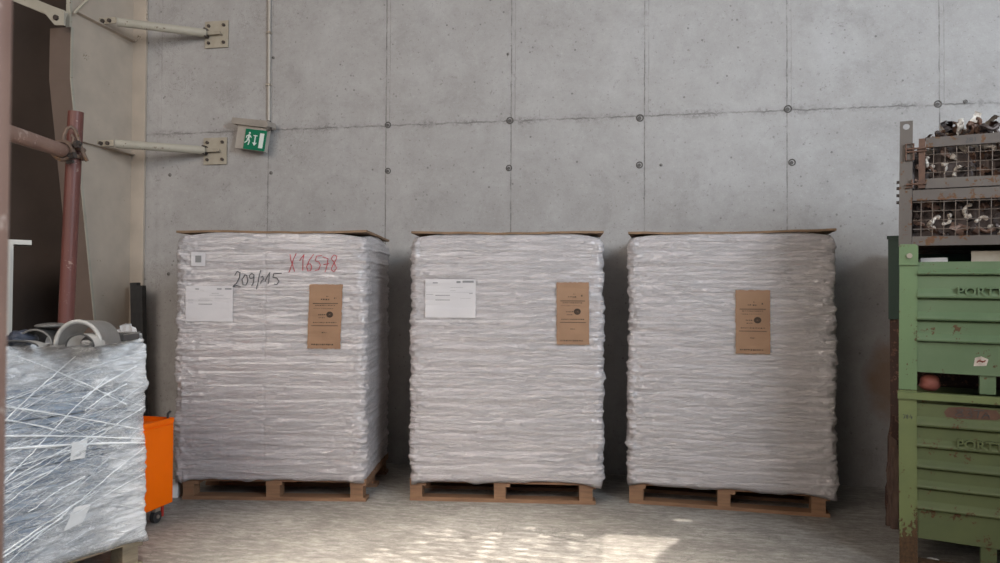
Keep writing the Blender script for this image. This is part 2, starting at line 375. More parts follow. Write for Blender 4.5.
# unseen ceiling; its holes are cut to shape the sun patches on the floor
def ceiling():
    k = 6 / -SUN_DIR.z
    def up(x, y): return (x + SUN_DIR.x * -k, y + SUN_DIR.y * -k)
    holes = []
    rects = [(.17, .40, 4.40, 4.44), (.26, .36, 4.44, 4.47), (.36, .41, 4.3, 4.32), (-.16, .27, 4.04, 4.11), (-.16, .24, 3.98, 4.04), (.30, .34, 3.99, 4.02), (-.16, .20, 3.88, 3.98),
             (-.16, .155, 3.76, 3.88), (-.16, .115, 3.62, 3.76), (.2, .3, 3.80, 3.83), (.19, .24, 3.73, 3.76), (-.16, .06, 3.4, 3.62), (-.16, .0, 3.0, 3.4)]
    random.seed(21)     # holes thinning out leftward to feather the sun patch
    for i in range(15):
        for j in range(16):
            x = -.16 - .09 * (i + 1); y = 3.0 + .073 * j
            if random.random() < (1 - i / 15) * .8 * min(1, (16 - j) / 4): rects.append((x, x + .0899, y, y + .0729))
    for x0, x1, y0, y1 in rects:
        a, b = up(x0, y0), up(x1, y1); holes.append((a[0], b[0], a[1], b[1]))
    holes.append((-1.15, -.1, 3.2, 3.9))
    xs = sorted({-8.15, 6.15} | {h[i] for h in holes for i in (0, 1)}); ys = sorted({-8, 5.8} | {h[i] for h in holes for i in (2, 3)})
    bm = bmesh.new()
    for i in range(len(xs) - 1):
        for j in range(len(ys) - 1):
            cx, cy = (xs[i] + xs[i + 1]) / 2, (ys[j] + ys[j + 1]) / 2
            if any(h[0] < cx < h[1] and h[2] < cy < h[3] for h in holes[:-1]): continue
            bx(bm, xs[i], xs[i + 1], ys[j], ys[j + 1], 6, 6.06)
    return bm
struct('ceiling', ceiling(), MAT['roof'])
# tie holes in the concrete wall
for (x, z, r) in [(-1.905, 2.692, .022), (-.916, 2.69, .024), (.074, 2.672, .024), (1.128, 2.697, .024), (2.125, 2.691, .022),
                  (-1.902, 2.323, .021), (-.922, 2.321, .021), (.071, 2.318, .022), (1.155, 2.307, .022), (-2.909, 2.332, .012), (-3.83, 2.338, .012),
                  (.228, 2.313, .009), (-.935, 3.209, .009), (-2.9, 3.286, .01), (-3.83, 1.5, .012), (2.3, 2.7, .012)]:
    bm = bmesh.new()
    for k in range(1):
        tube(bm, [(x + r * math.cos(t * PI / 10), 5.499, z + r * math.sin(t * PI / 10)) for t in range(20)], r * .22, 6, closed=True)
    disc(bm, (x - r * .15, z - r * .1), r * .6, 5.4975, 5.502, 12)
    obj('tie_hole', bm, MAT['tie'], wall)

# ================================================================ WRAPPED STACKS
class Film:
    """rounded box of layered bags under stretch film, origin at its front left foot; front faces -y"""
    def __init__(s, W, Dp, z0, z1, seed, lh=.098, r=.045, seam=None, mode='bags', over=.02):
        s.W, s.Dp, s.z0, s.z1, s.seed, s.lh, s.r, s.seam, s.mode, s.over = W, Dp, z0, z1, seed, lh, r, seam, mode, over
        a, b = W - 2 * r, Dp - 2 * r; q = PI * r / 2
        s.segs = [a, q, b, q, a, q, b, q]; s.per = sum(s.segs)
    def base(s, t):
        """perimeter position; t=0 at u=r on the front"""
        t = np.mod(t, s.per); W, D, r = s.W, s.Dp, s.r; a, b = W - 2 * r, D - 2 * r; q = PI * r / 2
        P = np.zeros(t.shape + (2,)); Nn = np.zeros(t.shape + (2,)); acc = 0
        spec = [((r, 0), (1, 0), (0, -1)), ((W - r, r), -PI / 2, None), ((W, r), (0, 1), (1, 0)), ((W - r, D - r), 0, None),
                ((W - r, D), (-1, 0), (0, 1)), ((r, D - r), PI / 2, None), ((0, D - r), (0, -1), (-1, 0)), ((r, r), PI, None)]
        for i, L in enumerate(s.segs):
            m = (t >= acc) & (t < acc + L + 1e-9); l = t[m] - acc; sp = spec[i]
            if i % 2 == 0:
                P[m] = np.array(sp[0]) + l[:, None] * np.array(sp[1]); Nn[m] = sp[2]
            else:
                ang = sp[1] + l / r; d = np.stack([np.cos(ang), np.sin(ang)], -1)
                P[m] = np.array(sp[0]) + d * r; Nn[m] = d
            acc += L
        return P, Nn
    def cdist(s, t):
        t = np.mod(t, s.per); d = np.full(t.shape, 9.); acc = 0
        for i, L in enumerate(s.segs):
            if i % 2:
                c = acc + L / 2
                for o in (-s.per, 0, s.per): d = np.minimum(d, np.abs(t - c - o))
            acc += L
        return d
    def disp(s, t, z, fine=True):
        sd = s.seed; cf = np.exp(-s.cdist(t) / .07); cf2 = np.exp(-s.cdist(t) / .16)
        if s.mode == 'bags':
            lay = (z - s.z0) / s.lh + .55 * (vn(t * .5, z * 4.5, sd) - .5) + .22 * (vn(t * 2.2, z * 7, sd + 1) - .5)
            f = lay - np.floor(lay); k = np.floor(lay)
            amp = .0035 + .006 * vn(k * 7.3, t * 1.6, sd + 2)
            d = amp * (1 - np.abs(2 * f - 1) ** 3) * (1 + .3 * cf)
            d = d + .009 * (vn(k * 3.7, t * .8, sd + 3) - .5) + .008 * (vn(t * 1.7, z * 3.1, sd + 30) - .5)
            d = d + .0045 * np.exp(-((np.minimum(f, 1 - f)) / .035) ** 2) * vn(t * 9, k * 3.3, sd + 31)
        else:
            d = .02 * (vn(t * 3, z * 4, sd) - .5) + .012 * (vn(t * 7, z * 9, sd + 5) - .5)
        if fine:
            if s.mode == 'bags':
                ww = t * 2.2 + z * 1.5
                d = d + .0065 * rg(t * 1.0, z * 23 + t * .5, sd + 4, 6) * vn(t * 1.3, z * 5, sd + 14) * 1.5 + .0042 * rg(t * 1.7, z * 47 - t * .9, sd + 5, 5) + .0026 * rg(t * 3.6, z * 78 + t * 1.5, sd + 6, 4) + .002 * rg(t * 14, z * 40, sd + 16, 4)
                fan = rg(t * 26 + z * 22, z * 17, sd + 7, 3) + rg(t * 22 - z * 26, z * 15, sd + 8, 3)
                d = d + .011 * cf2 * fan * vn(t * 3, z * 9, sd + 9) + .020 * cf * (vn(t * 45, z * 42, sd + 10) - .5) + .012 * cf * (vn(t * 20, z * 17, sd + 11) - .5)
            else:
                d = d + .010 * rg(t * 3 + z * 5.5, z * 16 - t * 6, sd + 4, 6) + .006 * rg(t * 6 - z * 4, z * 26 + t * 10, sd + 5, 5)
                d = d + .004 * rg(t * 18, z * 30, sd + 6, 3) + .012 * cf * (vn(t * 30, z * 34, sd + 10) - .5)
            if s.seam is not None:
                e = t - (s.seam - s.r)
                d = d - .006 * np.exp(-(e / .005) ** 2) * (vn(z * 9, 0, sd + 13) > .35) + .009 * np.exp(-(e / .03) ** 2) * np.maximum(0, vn(z * 11, t * 14, sd + 12) - .45)
        return d
    def surf(s, u, z, fine=True):
        """local y of the front face at u,z"""
        return -s.disp(np.asarray(u, float) - s.r, np.asarray(z, float), fine)
    def mesh(s, name, m, parent, ds=.0085, dz=.006, top_bump=.012, hem=.02):
        nt_ = int(s.per / ds); T = np.arange(nt_) * (s.per / nt_); nz = int((s.z1 - s.z0) / dz)
        P, Nn = s.base(T); rows = []
        def row(f, inset, zfun, fine=True):
            zz = zfun
            D = s.disp(T, zz, fine) - inset
            xy = P + Nn * D[:, None]
            rows.append(np.concatenate([xy, zz[:, None]], 1))
        hemz = s.z0 - .008 - hem * (vn(T * 5, 0, s.seed + 20) + .6 * vn(T * 16, 0, s.seed + 21)) + hem * .3
        cd = np.exp(-s.cdist(T) / .05)
        hemz = hemz - .02 * cd
        P0 = P + Nn * -.03
        rows.append(np.concatenate([P0, np.full((nt_, 1), s.z0 + .005)], 1))
        hemD = .004 + .03 * cd * vn(T * 9, 0, s.seed + 22)
        rows.append(np.concatenate([P + Nn * hemD[:, None], hemz[:, None]], 1))
        topz = s.z1 + (top_bump * 1.5 * (1 - np.exp(-(s.cdist(T) / .22) ** 2)) if s.mode == 'bags' else 0) - top_bump * 1.6 * np.exp(-s.cdist(T) / .09) + top_bump * .5 * vn(T * 4, 0, s.seed + 23)
        for i in range(1, nz + 1):
            f = i / nz; zz = s.z0 + (topz - s.z0) * f
            g = .0 if f < .965 else (f - .965) / .035
            row(f, .022 * g * g, zz)
        V = np.concatenate(rows, 0); nr = len(rows)
        I = np.arange(nt_); J = (I + 1) % nt_; F = []
        for r_ in range(nr - 1):
            F.append(np.stack([r_ * nt_ + I, r_ * nt_ + J, (r_ + 1) * nt_ + J, (r_ + 1) * nt_ + I], 1))
        F = np.concatenate(F, 0)
        faces = F.tolist() + [list(range(nt_))[::-1], list(range((nr - 1) * nt_, nr * nt_))]
        me = bpy.data.meshes.new(name); me.from_pydata(V.tolist(), [], faces); me.update()
        me.polygons.foreach_set('use_smooth', [True] * len(me.polygons)); me.materials.append(m)
        o = bpy.data.objects.new(name, me); COL.objects.link(o); o.parent = parent
        return o
    # ---- things lying on the front face
    def smooth_surf(s, u, z, n=.05):
        v = [s.surf(u + a * n, z + b * n, False) for a in (-1, 0, 1) for b in (-1, 0, 1)]
        return np.min(v, 0)
    def patch(s, bm, u0, u1, z0, z1, off, skew=0., jag=0., n=14, mz=22, th=.0012, flat=True):
        us = np.linspace(0, 1, n + 1); vs = np.linspace(0, 1, mz + 1); G = []
        for b in vs:
            rowv = []
            for a in us:
                u = u0 + (u1 - u0) * a + skew * (b - .5); z = z0 + (z1 - z0) * b
                if jag:
                    if a in (0, 1): u += jag * (random.random() - .5)
                    if b in (0, 1): z += jag * (random.random() - .5)
                fn = s.smooth_surf if flat else s.surf
                y = float(fn(np.array(u), np.array(z))) - off
                rowv.append((u, y, z))
            G.append(rowv)
        A = [[bm.verts.new(p) for p in r_] for r_ in G]; B = [[bm.verts.new((p[0], p[1] + th, p[2])) for p in r_] for r_ in G]
        for i in range(mz):
            for j in range(n):
                bm.faces.new((A[i][j], A[i][j + 1], A[i + 1][j + 1], A[i + 1][j]))
                bm.faces.new((B[i][j], B[i + 1][j], B[i + 1][j + 1], B[i][j + 1]))
        for i in range(mz):
            bm.faces.new((A[i][0], A[i + 1][0], B[i + 1][0], B[i][0])); bm.faces.new((A[i][n], B[i][n], B[i + 1][n], A[i + 1][n]))
        for j in range(n):
            bm.faces.new((A[0][j], B[0][j], B[0][j + 1], A[0][j + 1])); bm.faces.new((A[mz][j], A[mz][j + 1], B[mz][j + 1], B[mz][j]))
    def strokes(s, lines, u0, z0, sx, sz, r, off=.002):
        """handwriting: polylines in a unit box (x right, y up) laid on the film"""
        bm = bmesh.new()
        for ln in lines:
            pts = []
            for (a, b), (c, d) in zip(ln[:-1], ln[1:]):
                L = math.hypot((c - a) * sx, (d - b) * sz); n = max(1, int(L / .009))
                for k in range(n): pts.append((u0 + (a + (c - a) * k / n) * sx, z0 + (b + (d - b) * k / n) * sz))
            pts.append((u0 + ln[-1][0] * sx, z0 + ln[-1][1] * sz))
            P3 = [(u, float(s.surf(np.array(u), np.array(z))) - off, z) for u, z in pts]
            if len(P3) > 1: tube(bm, P3, r, 5)
        return bm

def pallet(loc, rz, label, W=1.2, D=.8, m='wood', group=None, flip=False):
    t = thing('wooden_pallet', label, 'pallet', loc, (0, 0, rz), group)
    bl, bw = .105, .1
    if True:
        ys = [(0, .1), (D / 2 - .05, D / 2 + .05), (D - .1, D)]
        for y0, y1 in ys: obj('bottom_board', box(0, W, y0, y1, 0, .022), MAT[m], t, bevel=.002)
        for i, x0 in enumerate((0, W / 2 - .0525, W - bl)):
            for y0, y1 in ys:
                obj('block', box(x0 + random.uniform(0, .004), x0 + bl - .012 - random.uniform(0, .02), y0 + .003, y1 - .003, .022, .1), MAT[m], t, bevel=.003)
            obj('stringer_board', box(x0, x0 + bl, 0, D, .1, .122), MAT[m], t, bevel=.002)
        n = 5; bwid = [.145, .1, .145, .1, .145]; gap = (D - sum(bwid)) / 4; y = 0
        for k in range(n):
            obj('deck_board', box(0, W, y, y + bwid[k], .122, .144), MAT[m], t, bevel=.002); y += bwid[k] + gap
    return t

def top_board(F, parent, seed, W, D, z, over=.008):
    """thin sagging sheet on top of the load"""
    bm = bmesh.new(); nx, ny = 48, 16; G = {}
    for s_ in (0, 1):
        for i in range(nx + 1):
            for j in range(ny + 1):
                x = -over + (W + 2 * over) * i / nx; y = -over + .004 + (D + 2 * over) * j / ny
                wav = .007 * float(vn(x * 3.2, y * 2, seed)) + .004 * float(vn(x * 9, y * 5, seed + 1)) - .006 * math.sin(PI * min(1, max(0, x / W)))
                jag = .006 * (float(vn(x * 14, 3, seed + 2)) - .5) if j == 0 else 0
                G[s_, i, j] = bm.verts.new((x, y + jag, z + wav + s_ * .014))
    for i in range(nx):
        for j in range(ny):
            bm.faces.new([G[1, i, j], G[1, i + 1, j], G[1, i + 1, j + 1], G[1, i, j + 1]])
            bm.faces.new([G[0, i, j], G[0, i, j + 1], G[0, i + 1, j + 1], G[0, i + 1, j]])
    for i in range(nx):
        bm.faces.new([G[0, i, 0], G[0, i + 1, 0], G[1, i + 1, 0], G[1, i, 0]]); bm.faces.new([G[0, i, ny], G[1, i, ny], G[1, i + 1, ny], G[0, i + 1, ny]])
    for j in range(ny):
        bm.faces.new([G[0, 0, j], G[1, 0, j], G[1, 0, j + 1], G[0, 0, j + 1]]); bm.faces.new([G[0, nx, j], G[0, nx, j + 1], G[1, nx, j + 1], G[1, nx, j]])
    return obj('top_board', bm, MAT['board'], parent, smooth=False)

def kraft(F, parent, u0, u1, z0, z1, skew, seed):
    random.seed(seed); bm = bmesh.new()
    F.patch(bm, u0, u1, z0, z1, .0125, skew, .004)
    k = obj('kraft_label', bm, MAT['kraft'], parent); k['label'] = 'brown kraft paper label'
    w_, h_ = u1 - u0, z1 - z0
    def P(a, b): return (u0 + a * w_ + skew * (b - .5), z0 + b * h_)
    bm = bmesh.new()
    def bar(a0, a1, b0, b1):
        p, q = P(a0, b0), P(a1, b1)
        F.patch(bm, p[0], q[0], p[1], q[1], .0133, n=6, mz=1, th=.0005)
    bar(.12, .88, .695, .707); bar(.1, .9, .352, .362)
    for row_, a0, a1, hh in ((.665, .2, .8, .012), (.62, .15, .75, .007), (.52, .3, .52, .016), (.475, .32, .5, .012), (.40, .15, .85, .013), (.245, .42, .56, .012), (.055, .12, .8, .02), (.755, .5, .62, .02), (.76, .36, .48, .016), (.775, .76, .82, .022), (.805, .52, .58, .012)):
        a = a0
        while a < a1:
            l = random.uniform(.02, .055); bar(a, min(a + l, a1), row_ + random.uniform(-.003, .003), row_ + hh); a += l + random.uniform(.012, .03)
    # round leaf-like mark in the middle
    cx, cz = P(.64, .53); pts = []
    for r_ in (.019, .013, .006):
        tube(bm, [(cx + r_ * math.cos(t * PI / 8), float(F.smooth_surf(np.array(cx), np.array(cz))) - .0133, cz + r_ * math.sin(t * PI / 8) * .9) for t in range(16)], .0032, 5, closed=True)
    obj('printed_marks', bm, MAT['ink'], k)
    return k

def sheet(F, parent, u0, u1, z0, z1, marks, skew=0., m='paper', name='document_sheet', mm='greyink'):
    bm = bmesh.new(); F.patch(bm, u0, u1, z0, z1, .0105, skew, .002)
    k = obj(name, bm, MAT[m], parent)
    bm = bmesh.new(); w_, h_ = u1 - u0, z1 - z0
    for a0, a1, b0, b1 in marks: F.patch(bm, u0 + a0 * w_, u0 + a1 * w_, z0 + b0 * h_, z0 + b1 * h_, .0114, n=8, mz=1, th=.0005)
    obj('printed_marks', bm, MAT[mm], k)
    return k

def wrapped(loc, rz, label, plabel, seed, W=1.23, D=.8, seam=None, z1=1.722, sh=-.012):
    pallet(loc, rz, plabel, D=D)
    R_ = Matrix.Rotation(rz, 3, 'Z'); off = R_ @ Vector((sh, -.012, 0))
    t = thing('wrapped_bag_stack', label, 'wrapped stack', Vector(loc) + off, (0, 0, rz))
    F = Film(W, D + .012, .148, z1, seed, seam=seam)
    F.mesh('film_wrap', MAT['film'], t)
    top_board(F, t, seed, W, D, z1 + .008)
    return t, F

S1 = ((-2.857, 4.2729, 0), .1518); S2 = ((-1.4042, 4.5376, 0), .1121); S3 = ((-.0022, 4.7521, 0), -.0646)
t1, F1 = wrapped(*S1, 'white film-wrapped bag stack with red and black handwriting, leftmost of the three', 'brown wooden pallet under the stack with handwriting', 11, seam=.58, sh=-.045)
t2, F2 = wrapped(*S2, 'white film-wrapped bag stack between two others, white document at left and kraft label at right', 'brown wooden pallet under the middle white stack', 23, D=.70, sh=.008)
t3, F3 = wrapped(*S3, 'white film-wrapped bag stack with only a kraft label at its centre, rightmost of three', 'brown wooden pallet under the rightmost white stack', 37, D=.68, sh=.0)
kraft(F1, t1, .868, 1.083, .985, 1.40, .012, 1)
kraft(F2, t2, .938, 1.145, 1.022, 1.42, -.004, 2)
kraft(F3, t3, .653, .856, .98, 1.375, -.002, 3)
sheet(F1, t1, .066, .375, 1.155, 1.385, [(.66, .76, .90, .945), (.83, .97, .90, .945), (.05, .16, .60, .61), (.27, .56, .60, .61), (.05, .16, .52, .53), (.27, .56, .48, .50), (.5, .8, .74, .75), (.55, .7, .79, .8), (.3, .95, .655, .66), (.2, .28, .9, .93), (.3, .4, .88, .885)])
sheet(F2, t2, .089, .418, 1.188, 1.437, [(.62, .70, .90, .955), (.74, .96, .91, .965), (.15, .25, .89, .92), (.02, .16, .60, .612), (.2, .49, .57, .59), (.2, .49, .45, .47), (.5, .75, .78, .787), (.5, .6, .7, .707), (.87, .94, .62, .64), (.02, .95, .66, .664), (.7, .9, .5, .505)])
sheet(F1, t1, .098, .192, 1.515, 1.605, [(.3, .72, .25, .75)], name='square_sticker')
red = [[(.0, .95), (.045, .55), (.1, .05)], [(.13, 1.), (.07, .55), (-.02, .0)],
       [(.22, .62), (.30, .95), (.285, .5), (.27, .1)],
       [(.50, .95), (.42, .62), (.36, .3), (.38, .08), (.44, .1), (.47, .3), (.44, .46), (.37, .42)],
       [(.68, .88), (.57, .86), (.555, .6), (.62, .56), (.655, .38), (.61, .15), (.53, .12)],
       [(.70, .82), (.82, .72), (.80, .4), (.75, .02)], [(.72, .42), (.84, .47)],
       [(1.0, .86), (.93, .92), (.885, .74), (.95, .52), (1.0, .25), (.94, .04), (.88, .16), (.93, .45), (.99, .68), (1.0, .86)]]
h = obj('red_handwriting', F1.strokes(red, .742, 1.475, .305, .125, .0030, .003), MAT['redink'], t1); h['label'] = 'red handwritten X 16578'
blk = [[(.04, .72), (.09, .93), (.15, .86), (.14, .6), (.07, .3), (.0, .12), (.08, .2), (.17, .12)],
       [(.25, .74), (.19, .5), (.21, .24), (.27, .22), (.31, .48), (.29, .72), (.24, .76)],
       [(.44, .72), (.39, .84), (.34, .7), (.36, .55), (.42, .6), (.44, .76), (.43, .45), (.39, .18)],
       [(.57, 1.), (.53, .55), (.49, .0)],
       [(.58, .62), (.62, .7), (.63, .52), (.58, .42), (.57, .3)],
       [(.66, .42), (.76, .9), (.74, .5), (.72, .28)],
       [(1.0, .84), (.84, .84), (.82, .62), (.9, .6), (.94, .42), (.9, .26), (.84, .28)]]
h = obj('black_handwriting', F1.strokes(blk, .370, 1.365, .32, .125, .0030, .003), MAT['blackink'], t1); h['label'] = 'black handwritten 209/15'

# ================================================================ FOREGROUND FILM-WRAPPED LOAD (left)
a_ = math.radians(71.2); LO = (-2.740, 2.071, 0)
pallet(LO, a_, 'weathered wooden pallet under the clear-wrapped blue-grey load', m='oldwood')
t = thing('wrapped_load', 'clear film-wrapped blue-grey load with curved dark plastic on top, in left foreground', 'wrapped load', LO, (0, 0, a_))
FL = Film(1.21, .81, .150, 1.10, 71, r=.02, mode='loose')
FL.mesh('film_wrap', MAT['clear'], t, ds=.012, dz=.0095, hem=.012, top_bump=.006)
bm = bmesh.new(); z = .152; random.seed(5)
while z < 1.0:
    hgt = random.uniform(.018, .04); i_ = random.uniform(.008, .018); bx(bm, i_, 1.19 - i_, i_, .79 - i_, z, z + hgt); z += hgt + random.uniform(.002, .008)
obj('stacked_sheets', bm, MAT['contents'], t)
bm = bmesh.new(); random.seed(12)
for (u0, z0, u1, z1_, r_) in [(.3, .78, 1.19, .62, .004), (.35, .92, 1.2, .66, .003), (.3, .30, 1.0, .95, .0025), (.5, .16, 1.2, .58, .0025), (.55, .45, 1.2, .78, .0022), (.45, .2, .95, .42, .003),
                        (.4, .70, 1.2, .60, .005), (.6, 1.07, 1.1, .80, .003), (.55, .8, .85, 1.05, .0025), (.5, .52, 1.0, .70, .002), (.4, .16, .8, .34, .003), (.62, .25, 1.2, .45, .002), (.7, .93, 1.2, 1.05, .0022),
                        (.88, .86, 1.15, .98, .004), (.9, .80, 1.1, .90, .003), (.35, .55, .9, .64, .002), (.3, .4, .75, .56, .002), (.4, .85, .8, .72, .003), (.66, .40, .9, .5, .003)]:
    n = 40; pts = []
    for k in range(n + 1):
        f = k / n; u = u0 + (u1 - u0) * f; zz = z0 + (z1_ - z0) * f + .01 * math.sin(PI * f)
        pts.append((u, float(FL.surf(np.array(u), np.array(zz))) - .002, zz))
    tube(bm, pts, [r_ * (.5 + .9 * float(vn(k * .31, u0 * 9, 3))) for k in range(n + 1)], 5)
for k_ in range(46):
    u0 = random.uniform(.3, .9); L_ = random.uniform(.2, .6); u1 = min(1.2, u0 + L_); z0 = random.uniform(.16, .95)
    sl = random.uniform(.25, .75) if random.random() < .75 else random.uniform(-.6, -.2)
    z1_ = z0 + sl * (u1 - u0)
    if not .16 < z1_ < 1.08: continue
    n = 24; pts = []
    for k in range(n + 1):
        f = k / n; u = u0 + (u1 - u0) * f; zz = z0 + (z1_ - z0) * f + .006 * math.sin(PI * f)
        pts.append((u, float(FL.surf(np.array(u), np.array(zz))) - .001, zz))
    tube(bm, pts, [random.uniform(.0008, .0014) * (.4 + .9 * float(vn(k * .4, u0 * 9, 3))) for k in range(n + 1)], 5)
obj('film_strand', bm, MAT['strand'], t)
for (u0, u1, z0, z1_, sk) in ((.835, .905, .585, .665, .01), (.832, .91, .28, .372, .045)):
    bm = bmesh.new(); FL.patch(bm, u0, u1, z0, z1_, .008, sk, .002); obj('white_sticker', bm, MAT['whitepaper'], t)
# translucent film peak sticking up at the far edge
bm = bmesh.new(); n = 26; A = []; B = []
for k in range(n + 1):
    f = k / n; x = 1.205; y = .02 + .30 * f; zt = 1.10 + .03 + .055 * math.exp(-((f - .38) / .25) ** 2) + .010 * (float(vn(f * 14, 0, 5)) - .5)
    A.append([bm.verts.new((x + .006 * math.sin(k), y, 1.07)), bm.verts.new((x - .015 + .01 * math.sin(k * 1.7), y, zt))])
for k in range(n): bm.faces.new((A[k][0], A[k + 1][0], A[k + 1][1], A[k][1]))
bmesh.ops.solidify(bm, geom=bm.faces[:], thickness=.001)
obj('film_edge', bm, MAT['clear'], t)
bm = bmesh.new(); random.seed(3)     # gathered crest of film along the top edge
pts = []; rr = []
for k in range(120):
    u = .05 + 1.14 * k / 119; pts.append((u, .012 + .006 * math.sin(k * .9), 1.098 + .010 * float(vn(k * .35, 1, 9)))); rr.append(.006 + .010 * float(vn(k * .5, 2, 4)))
tube(bm, pts, rr, 6); obj('film_crest', bm, MAT['clear'], t, smooth=True)

# curved plastic pieces on top of the load
def arch(name, label, cat, c, R_, width, th, ang, m, a0=0., a1=PI, group=None, tilt=0., rim=None, squash=1.):
    bm = bmesh.new(); n = 28; rings = []
    for k in range(n + 1):
        a = a0 + (a1 - a0) * k / n; ca, sa = math.cos(a), math.sin(a) * squash
        rings.append([bm.verts.new((ca * r_, y, sa * r_)) for r_, y in ((R_, 0), (R_ * .93, width), (R_ * .93 - th, width), (R_ - th, 0))])
    for k in range(n):
        for j in range(4): bm.faces.new((rings[k][j], rings[k][(j + 1) % 4], rings[k + 1][(j + 1) % 4], rings[k + 1][j]))
    bm.faces.new(rings[0][::-1]); bm.faces.new(rings[-1])
    o = thing(name, label, cat, c, (tilt, 0, ang), group)
    obj('shell', bm, MAT[m], o, smooth=False)
    if rim:
        bm = bmesh.new(); tube(bm, [(math.cos(a0 + (a1 - a0) * k / n) * (R_ - th / 2), -.004, math.sin(a0 + (a1 - a0) * k / n) * (R_ - th / 2) * squash) for k in range(n + 1)], th * (.85 if rim == 'pale' else .75), 8)
        obj('rim', bm, MAT[rim], o, smooth=True)
    return o
zt = 1.112
arch('plastic_shell', 'large grey arched plastic shell with pale rim, on top of the clear-wrapped load', 'plastic shell', (-2.315, 2.72, zt), .100, .17, .011, .20, 'grey', rim='pale', squash=1.08)  # pale rim also carries the shell's bright highlight as colour
arch('plastic_shell', 'small pale arched shell with thin black rim, in front of the large grey arch', 'plastic shell', (-2.255, 2.66, zt), .060, .09, .005, .20, 'pale', rim='black', squash=.9)
arch('plastic_shell', 'dark domed plastic shell with grey rim, left of the large grey arch', 'plastic shell', (-2.492, 2.68, zt), .078, .17, .006, .16, 'black', rim='grey', squash=.88)
arch('plastic_shell', 'low flat black-rimmed plastic arc lying at the front edge of the wrapped load', 'plastic shell', (-2.50, 2.60, zt), .088, .06, .005, .2, 'pale', rim='black', squash=.28)
# pad: flattened lens resting on the dome
bm = bmesh.new(); bmesh.ops.create_uvsphere(bm, u_segments=24, v_segments=12, radius=1)
for v in bm.verts: v.co = Vector((v.co.x * .062, v.co.y * .07, v.co.z * .013 + .004 * v.co.x))
tag(obj('plastic_pad', bm, MAT['grey'], None, (-2.485, 2.76, 1.1925), (0, .06, .2), smooth=True), 'flat oval grey pad resting on the dark domed shell', 'pad')
bm = bmesh.new(); bmesh.ops.create_icosphere(bm, subdivisions=4, radius=1)
for v in bm.verts:
    n_ = float(vn(v.co.x * 4 + 3, v.co.z * 4 + v.co.y * 3, 8)) * .35 + .75; v.co = Vector((v.co.x * .055 * n_, v.co.y * .09 * n_, max(v.co.z, -.55) * .042 * n_))
tag(obj('plastic_bag', bm, MAT['navy'], None, (-2.575, 2.70, zt + .022), (0, 0, .3), smooth=True), 'crumpled dark blue plastic bag at left on the wrapped load', 'bag')
# black tray
tr = thing('plastic_tray', 'shallow black plastic tray behind the arched shells on the wrapped load', 'tray', (-2.50, 2.93, 1.112), (0, 0, .30))
bm = bmesh.new(); bx(bm, 0, .2, 0, .2, 0, .006)
for b in ((0, .2, 0, .006, .006, .03), (0, .2, .194, .2, .006, .03), (0, .006, .006, .194, .006, .03), (.194, .2, .006, .194, .006, .03)): bx(bm, *b)
obj('tray_body', bm, MAT['black'], tr)
bm = bmesh.new(); tube(bm, [(0, 0, .031), (.2, 0, .031), (.2, .2, .031), (0, .2, .031)], .005, 6, closed=True); obj('rim', bm, MAT['grey'], tr)

# ================================================================ ORANGE TROLLEY
tr = thing('tool_trolley', 'low orange metal trolley on casters behind the clear-wrapped load', 'trolley', (-2.663, 3.895, 0), (0, 0, math.radians(-2.9)))
# local: x to the left is negative, y toward the camera negative
obj('body', box(-.32, -.004, -.44, 0, .10, .575), MAT['orange'], tr, bevel=.006)
obj('door_panel', box(-.004, .004, -.43, -.012, .108, .565), MAT['orange'], tr, bevel=.002)
bm = bmesh.new()
for b in ((-.32, 0, -.44, -.43, .575, .60), (-.32, 0, -.01, 0, .575, .60), (-.32, -.31, -.43, -.01, .575, .60), (-.012, 0, -.43, -.01, .575, .60)): bx(bm, *b)
obj('top_rim', bm, MAT['orange'], tr)
for y in (-.03, -.35):
    obj('latch', mtube([(-.02, y, .595), (-.02, y, .625), (-.01, y + .012, .64)], .007, 8), MAT['black'], tr)
for x, y in ((-.05, -.085), (-.27, -.085), (-.05, -.38), (-.27, -.38)):
    c = obj('caster', box(-.016, .016, -.022, .022, .066, .1), MAT['steel'], tr, (x, y, 0))
    bm = bmesh.new(); tube(bm, [(-.013, 0, .036), (.013, 0, .036)], .036, 20); obj('wheel', bm, MAT['rubber'], c)
    bm = bmesh.new(); tube(bm, [(-.02, 0, .036), (.02, 0, .036)], .011, 10); obj('hub', bm, MAT['steel'], c)
    if y > -.2:
        b_ = obj('brake_bracket', box(-.006, .014, .034, .052, .025, .1), MAT['redplastic'], c)
        b_['label'] = 'red brake bracket'
tag(obj('foam_block', box(-.045, .02, -.03, .05, 0, .10), MAT['whitepaper'], None, (-2.935, 4.33, 0), (0, 0, .15), bevel=.008), 'small white foam block at the left end of the first white stack\'s pallet', 'foam block')

# ================================================================ STEEL COLUMN AT LEFT END OF WALL
col = thing('steel_column', 'grey tapered steel portal column at the left end of the concrete wall', 'column', (-4.19, 5.3, 0))
def cy(z): # front edge depth, in world y
    return 4.78 if z > 2.95 else 4.78 + (2.95 - z) * .155
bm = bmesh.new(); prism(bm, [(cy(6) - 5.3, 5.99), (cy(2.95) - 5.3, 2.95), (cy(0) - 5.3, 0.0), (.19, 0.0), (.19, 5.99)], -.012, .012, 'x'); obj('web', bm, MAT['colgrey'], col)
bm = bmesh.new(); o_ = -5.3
prism(bm, [(cy(3) + o_ - .022, 3.345), (cy(2.95) + o_ - .022, 2.95), (cy(0) + o_ - .022, 0.0), (cy(0) + o_, 0.0), (cy(2.95) + o_, 2.95), (cy(3) + o_, 3.345)], -.15, .030, 'x'); obj('front_flange', bm, MAT['colshade'], col)
obj('upper_flange', box(-.010, .022, -.545, -.52, 3.345, 5.99), MAT['beam'], col)
